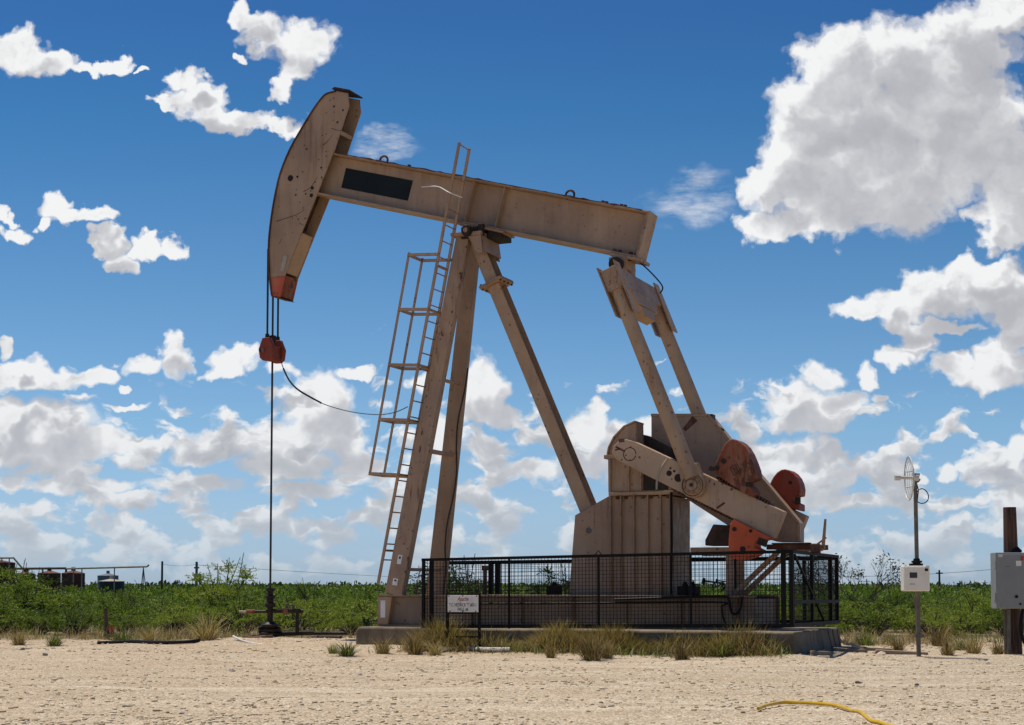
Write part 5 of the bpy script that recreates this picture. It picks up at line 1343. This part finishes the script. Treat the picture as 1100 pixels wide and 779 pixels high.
# tripod under the end of the pale pipe
q = W(154, 609.5, 149.6); t = thing('pipe_stand', 'thin leggy stand under the right end of the long pale pipe', 'stand', (q.x, 149.6, 0))
b = MB()
for dx, dy in ((-0.28, 0), (0.35, 0.2), (0.1, -0.3)): b.cyl((dx, dy, -0.1), (0, 0, q.z), 0.045, n=6)
b.build('legs', M['pylon'], t)
def wpole(px, ytop, Y, label, wpx=3.0, cross=None, mat='farpole'):
    q = W(px, ytop, Y); t = thing('utility_pole', label, 'pole', (q.x, Y, -0.3)); r_ = wpx*Y/F/2
    b = MB(); b.cyl((0, 0, 0), (0, 0, q.z+0.3), r_*1.1, r_*0.9, n=10); b.build('shaft', M[mat], t)
    if cross:
        b = MB()
        for (dz, hw) in cross: b.box((-hw, -0.09, q.z+0.3-dz), (hw, 0.09, q.z+0.3-dz+0.14))
        b.build('crossarm', M[mat], t)
    return t
wpole(174.3, 603, 120, 'dark wood pole standing alone left of the braced pole', 2.4)
wpole(211.3, 603.5, 140, 'paler pole with banded top, right of the lone dark pole', 3.0, ((0.6, 0.22), (1.2, 0.22), (1.7, 0.22)), 'pylon')
wpole(1009, 612.5, 170, 'wood utility pole carrying a wire, right of the telemetry pole', 2.2, ((0.4, 0.35),))
for i, (px, yt, lab) in enumerate(((954, 621, 'distant stub pole left of the telemetry pole'), (1031, 624, 'tiny distant pole, first right of the wire pole'), (1042, 625, 'tiny distant pole, second right of the wire pole'), (1058, 623.5, 'tiny distant pole nearest the grey cabinet'), (931, 622, 'distant pole at the right of the bare tree'))): wpole(px, yt, 420, lab, 1.1, ((0.7, 0.9),))
for i, (px, yt, lab) in enumerate(((103, 624, 'thin distant pole left of the dark tank'), (137, 625, 'thin distant pole right of the dark tank'), (381, 624, 'thin far pole left of the front legs'), (368, 625, 'thin far pole left of another near the front legs'), (353, 626, 'thin far pole farthest left of three beyond the wellhead'))): wpole(px, yt, 400, lab, 1.0)
# lattice pylon
q = W(191.5, 623, 620); t = thing('lattice_pylon', 'tiny far lattice pylon between the two poles on the left', 'pylon', (q.x, 620, 0)); b = MB(); zt3 = q.z
for sx in (-1, 1): b.cyl((sx*1.5, 0, 0), (sx*0.4, 0, zt3), 0.14, n=5)
for k in range(5):
    z0 = zt3*k/5; z1 = zt3*(k+1)/5; w0 = 1.5-1.1*k/5; w1 = 1.5-1.1*(k+1)/5
    b.cyl((-w0, 0, z0), (w1, 0, z1), 0.09, n=4); b.cyl((w0, 0, z0), (-w1, 0, z1), 0.09, n=4)
b.box((-1.9, -0.1, zt3*0.78), (1.9, 0.1, zt3*0.83)); b.build('lattice', M['pylon'], t)
# power wires
def wire(p0, p1, sag, r_, label):
    pts = [p0.lerp(p1, i/20) - Vector((0, 0, sag*4*(i/20)*(1-i/20))) for i in range(21)]
    b = MB(); b.tube(pts, r_, 4); o = b.build('power_wire', M['pylon'], loc=p0); tag(o, label, 'wire')
wire(W(905, 619.5, 178), W(1100, 608.5, 166), 0.25, 0.026, 'thin power wire crossing the sky behind the telemetry pole')
wire(W(211.3, 607, 140), W(640, 624, 330), 0.6, 0.022, 'thin power wire running right from the banded pole behind the wellhead')
wire(W(174.3, 606, 120), W(211.3, 606, 140), 0.15, 0.013, 'thin wire strung between the two poles on the left')
# far pump jacks seen through the mesh, right of the pedestal
def far_jack(px, py, Y, s, label):
    q = W(px, py, Y); t = thing('far_pump_jack', label, 'pump jack', (q.x, Y, 0)); z = q.z
    b = MB(); b.bar((-2.2*s, 0, z+0.25*s), (2.0*s, 0, z-0.2*s), 0.3, 0.4*s); b.build('walking_beam', M['black'], t)
    b = MB(); b.prism([(-2.5*s, z+1.0*s), (-1.9*s, z+0.9*s), (-2.0*s, z-0.5*s), (-2.5*s, z-0.7*s), (-2.75*s, z+0.1*s)], -0.15, 0.15); b.build('horse_head', M['black'], t)
    b = MB(); b.bar((-0.9*s, 0, 0), (-0.05, 0, z), 0.25, 0.22); b.bar((1.1*s, 0, 0), (0.05, 0, z), 0.25, 0.22); b.build('post', M['black'], t)
    b = MB(); b.bar((2.0*s, 0, z-0.2*s), (1.7*s, 0, 0.8), 0.2, 0.2); b.prism([(1.1*s, 0.0), (2.6*s, 0.0), (2.5*s, 1.3), (1.4*s, 1.3)], -0.4, 0.4); b.build('gear_drive', M['black'], t)
far_jack(767, 625.5, 300, 0.85, 'tiny dark pump jack on the horizon seen through the fence mesh, right of the pedestal')
far_jack(776.5, 624.5, 330, 0.55, 'tinier dark pump jack on the horizon beside a slightly larger one')
SKY_DUST = 0.6; SKY_K = 0.8
CLOUD_SCALE = 1.0; CLOUD_STR = 0.86; EXPO = 0.0
# ================================================================== daylight and sky
EL = math.radians(70); AZ = math.radians(57)      # azimuth measured from +Y towards -X
sd = Vector((-math.cos(EL)*math.sin(AZ), math.cos(EL)*math.cos(AZ), math.sin(EL)))
sl = bpy.data.lights.new('sun', 'SUN'); sl.energy = 4.6; sl.angle = math.radians(0.53); sl.color = (1.0, 0.935, 0.83)
so = bpy.data.objects.new('sun', sl); COL.objects.link(so); so.rotation_euler = sd.to_track_quat('Z', 'Y').to_euler(); so.location = (-20, 20, 60)

w = bpy.data.worlds.new('World'); S.world = w; w.use_nodes = True
nt = w.node_tree; nt.nodes.clear()
out = nt.nodes.new('ShaderNodeOutputWorld')
sky = nt.nodes.new('ShaderNodeTexSky'); sky.sky_type = 'NISHITA'; sky.sun_disc = False
sky.sun_elevation = EL; sky.sun_rotation = -AZ; sky.altitude = 900; sky.air_density = 1.0; sky.dust_density = SKY_DUST; sky.ozone_density = 3.0
tc = nt.nodes.new('ShaderNodeTexCoord'); sp_ = nt.nodes.new('ShaderNodeSeparateXYZ'); nt.links.new(tc.outputs['Generated'], sp_.inputs[0])
# direction -> (azimuth tangent, elevation tangent), in units of one degree-ish (x100)
yy = math_(nt, 'MAXIMUM', math_(nt, 'ABSOLUTE', sp_.outputs[1]), 0.02)
aa = math_(nt, 'DIVIDE', sp_.outputs[0], yy); ee = math_(nt, 'DIVIDE', sp_.outputs[2], yy)
cb2 = nt.nodes.new('ShaderNodeCombineXYZ'); nt.links.new(aa, cb2.inputs[0]); nt.links.new(ee, cb2.inputs[1])
pos = cb2.outputs[0]
# clear dry air: deeper blue overhead, pale towards the horizon
tint = ramp(nt, math_(nt, 'MULTIPLY', ee, 2.5, clamp=True), [(x*2.5, tuple(v*SKY_K for v in c)) for x, c in
    ((0.0, (.58,.76,1.17)), (.019, (.61,.78,1.15)), (.048, (.68,.826,1.09)), (.107, (.66,.87,1.03)), (.189, (.50,.78,.946)), (.307, (.27,.635,.864)), (.37, (.235,.545,.83)))])
bgs = nt.nodes.new('ShaderNodeBackground'); bgs.inputs['Strength'].default_value = 0.1/SKY_K; nt.links.new(mixc(nt, 1.0, sky.outputs[0], tint, 'MULTIPLY'), bgs.inputs[0])
def vm(nt, op, a, b=None, c=None):
    m = nt.nodes.new('ShaderNodeVectorMath'); m.operation = op
    for i, val in enumerate((a, b, c)):
        if val is None: continue
        if hasattr(val, 'is_linked'): nt.links.new(val, m.inputs[i])
        else: m.inputs[i].default_value = val
    return m.outputs['Value'] if op in ('DOT_PRODUCT', 'LENGTH') else m.outputs[0]
def ae(px, py):
    d = ray(px, py); return d.x/d.y, d.z/d.y
BL = [  # cloud layout: (x, y, half width, half height) in degrees of sky, written in photo units
 (18,55,36,26),(55,66,34,16),(100,72,34,8),(128,68,17,13),(153,74,9,5),
 (264,16,18,17),(283,36,24,27),(322,46,40,27),(322,75,24,24),(306,98,16,12),(262,62,10,8),
 (202,84,24,13),(214,108,34,21),(252,128,44,16),(300,136,34,10),(180,108,20,7),
 (4,230,8,12),(12,250,19,11),
 (60,222,24,15),(80,232,24,12),(104,236,18,12),(48,240,14,9),(115,262,20,14),(130,282,20,16),(154,266,22,14),(186,268,18,14),
 (898,62,52,44),(960,66,68,56),(1044,44,64,54),(872,118,52,48),(848,166,44,38),(828,205,34,26),(822,240,34,20),(900,195,80,62),(970,195,90,62),(1040,140,80,92),(1085,195,50,62),(880,240,66,20),(930,128,70,60),(1000,110,60,50),(1082,12,50,34),
 (1082,248,36,24),(1060,232,30,14),
 (918,336,26,17),(960,328,44,24),(1004,312,46,32),(1060,308,56,32),(1095,330,40,26),(1050,290,40,20),
 (966,386,26,14),(988,366,22,24),(1022,392,30,16),(1080,392,44,30),(1060,408,46,13),(1000,350,60,9),(1095,362,20,20),
 (884,404,26,22),(850,432,38,26),(890,440,52,24),(870,456,62,12),(930,406,15,22),(944,432,14,9),
 (822,492,26,24),(850,498,30,30),(886,494,20,28),(865,525,58,26),(905,510,16,14),
 (1076,494,34,19),(1096,478,20,16),(1020,504,17,11),(1092,545,34,34),(985,512,11,7),(1020,543,30,8),
 (522,412,26,42),(526,446,42,15),(500,430,14,36),(630,462,30,26),(641,440,13,16),(600,470,36,13),(668,470,28,22),(705,458,26,16),(520,480,28,16),(630,495,50,16),
 (181,372,14,18),(191,392,17,20),(158,394,32,13),
 (252,386,40,17),(240,396,34,9),(305,399,20,9),
 (8,372,10,12),(20,400,50,20),(62,406,42,14),(104,402,24,14),(138,439,26,5),(130,416,12,4),
 (340,428,42,38),(352,462,42,30),(300,474,54,30),(240,478,48,20),(312,500,66,18),(385,397,26,9),(210,490,34,12),(384,500,26,22),(372,470,30,30),
 (58,458,60,34),(24,478,52,26),(110,474,44,18),(6,446,22,26),(60,488,70,12),
 (690,500,30,8),(460,410,24,20),(470,470,20,30),(90,522,66,12),(210,518,60,13),(330,528,60,10),(570,505,46,13),
]
BLS = CLOUD_SCALE
def field_group():
    g = bpy.data.node_groups.new('cloud_layout', 'ShaderNodeTree')
    g.interface.new_socket(name='P', in_out='INPUT', socket_type='NodeSocketVector')
    g.interface.new_socket(name='D', in_out='OUTPUT', socket_type='NodeSocketFloat')
    gi = g.nodes.new('NodeGroupInput'); go = g.nodes.new('NodeGroupOutput')
    acc = None
    for (x, y, hw, hh2) in BL:
        a, e = ae(x, y); k = F/BLS
        if y > 350: k *= 1.04
        q = vm(g, 'MULTIPLY_ADD', gi.outputs[0], (k/hw, k/hh2, 0), (-a*k/hw, -e*k/hh2, 0))
        d2 = vm(g, 'DOT_PRODUCT', q, q)
        if acc is None: acc = d2
        else:
            m = g.nodes.new('ShaderNodeMath'); m.operation = 'SMOOTH_MIN'; g.links.new(acc, m.inputs[0]); g.links.new(d2, m.inputs[1]); m.inputs[2].default_value = 0.35; acc = m.outputs[0]
    o = math_(g, 'SUBTRACT', 1.0, acc); g.links.new(math_(g, 'MAXIMUM', o, -1.5), go.inputs[0]); return g
FG = field_group()
def fld(v):
    n = nt.nodes.new('ShaderNodeGroup'); n.node_tree = FG; nt.links.new(v, n.inputs[0]); return n.outputs[0]
def nz(vec, scale, detail, rough, col=False):
    n = nt.nodes.new('ShaderNodeTexNoise'); n.noise_dimensions = '2D'; n.inputs['Scale'].default_value = scale; n.inputs['Detail'].default_value = detail; n.inputs['Roughness'].default_value = rough; nt.links.new(vec, n.inputs['Vector'])
    return n.outputs['Color'] if col else n.outputs['Fac']
def puff(vec, scale):
    n = nt.nodes.new('ShaderNodeTexVoronoi'); n.voronoi_dimensions = '2D'; n.feature = 'SMOOTH_F1'; n.inputs['Scale'].default_value = scale; n.inputs['Smoothness'].default_value = 0.8
    try: n.inputs['Detail'].default_value = 1.5; n.inputs['Roughness'].default_value = 0.5
    except Exception: pass
    n.normalize = True if hasattr(n, 'normalize') else None
    nt.links.new(vec, n.inputs['Vector']); return n.outputs['Distance']
# warp so outlines billow
wcol = nz(pos, 30, 3, 0.55, True); wfin = nz(pos, 120, 4, 0.6, True)
def centred(col, k):
    v_ = vm(nt, 'SCALE', vm(nt, 'SUBTRACT', col, (0.5, 0.5, 0.5))); v_.node.inputs['Scale'].default_value = k; return v_
wob = vm(nt, 'ADD', centred(wcol, 0.030), centred(wfin, 0.008)); wsc = vm(nt, 'SCALE', wob); nt.links.new(ramp(nt, ee, [(0.0, 0.3), (0.08, 0.5), (0.2, 1.0)]), wsc.node.inputs['Scale'])
pw = vm(nt, 'ADD', pos, wsc)
# a low deck of small far clouds near the horizon
lay = vm(nt, 'MULTIPLY', pw, (1.0, 1.9, 1.0))
deck = nz(lay, 31, 4, 0.5)
dm = ramp(nt, ee, [(0.0, 0.46), (0.02, 0.495), (0.05, 0.495), (0.09, 0.46), (0.125, 0.33), (0.16, 0.12), (0.22, 0.0)])
deckf = math_(nt, 'MULTIPLY_ADD', math_(nt, 'ADD', deck, dm), 4.6, -4.28)
fA = math_(nt, 'MAXIMUM', fld(pw), deckf)
offv = (-0.010, 0.018, 0.0)
deck2 = nz(vm(nt, 'ADD', lay, (-0.003, 0.012, 0)), 31, 3, 0.5)
fB = math_(nt, 'MAXIMUM', fld(vm(nt, 'ADD', vm(nt, 'ADD', pos, centred(wcol, 0.045)), offv)), math_(nt, 'MULTIPLY_ADD', math_(nt, 'ADD', deck2, dm), 4.6, -4.28))
# billows: rounded heads plus soft turbulence, and the same a step towards the light
LO = (-0.0055, 0.0085, 0)
def heap(vec):
    a_ = math_(nt, 'SUBTRACT', math_(nt, 'MULTIPLY', nz(vec, 24, 4, 0.5), 1.25), math_(nt, 'MULTIPLY', puff(vec, 40), 0.8))
    return math_(nt, 'SUBTRACT', a_, math_(nt, 'MULTIPLY', puff(vec, 100), 0.33))
t1 = heap(pw); t2 = heap(vm(nt, 'ADD', pw, LO))
edge = nz(pos, 85, 7, 0.62)
dens = math_(nt, 'ADD', math_(nt, 'MULTIPLY', math_(nt, 'MINIMUM', fA, 0.75), 1.35), math_(nt, 'ADD', math_(nt, 'MULTIPLY', math_(nt, 'SUBTRACT', t1, 0.20), 0.9), math_(nt, 'MULTIPLY', math_(nt, 'SUBTRACT', edge, 0.5), 0.5)))
alpha = ramp(nt, dens, [(0.0, 0.0), (0.2, 0.14), (0.44, 0.56), (0.80, 1.0)], 'EASE')
big2 = nz(vm(nt, 'ADD', pos, (0.3, 0.1, 0)), 11, 2, 0.5)
core = ramp(nt, fB, [(0.15, 1.0), (0.75, 0.38)])
depth = math_(nt, 'ADD', math_(nt, 'MULTIPLY', math_(nt, 'MAXIMUM', fB, 0.0), 0.64), math_(nt, 'MULTIPLY', math_(nt, 'SUBTRACT', t2, t1), core))
depth = math_(nt, 'ADD', depth, math_(nt, 'MULTIPLY', math_(nt, 'SUBTRACT', big2, 0.5), 0.6))
depth = math_(nt, 'ADD', depth, math_(nt, 'MULTIPLY', math_(nt, 'SUBTRACT', 0.5, edge), 0.16))
lit = ramp(nt, depth, [(0.0, 1.0), (0.12, 0.92), (0.26, 0.74), (0.42, 0.54), (0.62, 0.40), (0.9, 0.30)])
ccol = mixc(nt, lit, (0.255, 0.262, 0.325), (1.05, 1.055, 1.06))
# distance: low clouds fade into the pale air
hzf = ramp(nt, ee, [(0.0, 0.8), (0.03, 0.5), (0.08, 0.2), (0.16, 0.04), (0.25, 0.0)])
ccol = mixc(nt, hzf, ccol, (0.56, 0.65, 0.74))
alpha2 = math_(nt, 'MULTIPLY', alpha, ramp(nt, ee, [(0.0, 0.25), (0.02, 0.7), (0.05, 1.0)]))
# thin streaks of high cloud
def wisp(x, y, hw, hh2, amt, st):
    a, e = ae(x, y); k = F
    q = vm(nt, 'MULTIPLY_ADD', pw, (k/hw, k/hh2, 0), (-a*k/hw, -e*k/hh2, 0)); d2 = vm(nt, 'DOT_PRODUCT', q, q)
    f_ = ramp(nt, d2, [(0.0, 1.0), (1.0, 0.0)], 'EASE'); mp = nt.nodes.new('ShaderNodeMapping'); mp.inputs['Rotation'].default_value = (0, 0, st); mp.inputs['Scale'].default_value = (1, 3.5, 1); nt.links.new(pos, mp.inputs[0])
    return math_(nt, 'MULTIPLY', math_(nt, 'MULTIPLY', f_, ramp(nt, nz(mp.outputs[0], 26, 6, 0.65), [(0.38, 0.0), (0.7, 1.0)])), amt)
wa = math_(nt, 'MAXIMUM', wisp(745, 218, 62, 34, 0.55, -0.15), wisp(412, 158, 44, 22, 0.6, 0.9))
wa = math_(nt, 'MAXIMUM', wa, wisp(720, 600, 500, 22, 0.25, 0.0))
front = math_(nt, 'GREATER_THAN', sp_.outputs[2], 0.0)
alpha2 = math_(nt, 'MULTIPLY', math_(nt, 'MAXIMUM', alpha2, wa), front)
bgc = nt.nodes.new('ShaderNodeBackground'); nt.links.new(ccol, bgc.inputs[0]); bgc.inputs['Strength'].default_value = CLOUD_STR
mx = nt.nodes.new('ShaderNodeMixShader'); nt.links.new(alpha2, mx.inputs[0]); nt.links.new(bgs.outputs[0], mx.inputs[1]); nt.links.new(bgc.outputs[0], mx.inputs[2]); nt.links.new(mx.outputs[0], out.inputs[0])
try: w.cycles.sampling_method = 'MANUAL'; w.cycles.sample_map_resolution = 256
except Exception: pass

vs = S.view_settings; S.display_settings.display_device = 'sRGB'; vs.view_transform = 'Standard'; vs.look = 'None'; vs.exposure = EXPO; vs.gamma = 1.0; vs.use_curve_mapping = False
S.render.engine = 'CYCLES'; S.cycles.max_bounces = 6; S.cycles.transparent_max_bounces = 4
S.render.resolution_x = 1024; S.render.resolution_y = 725
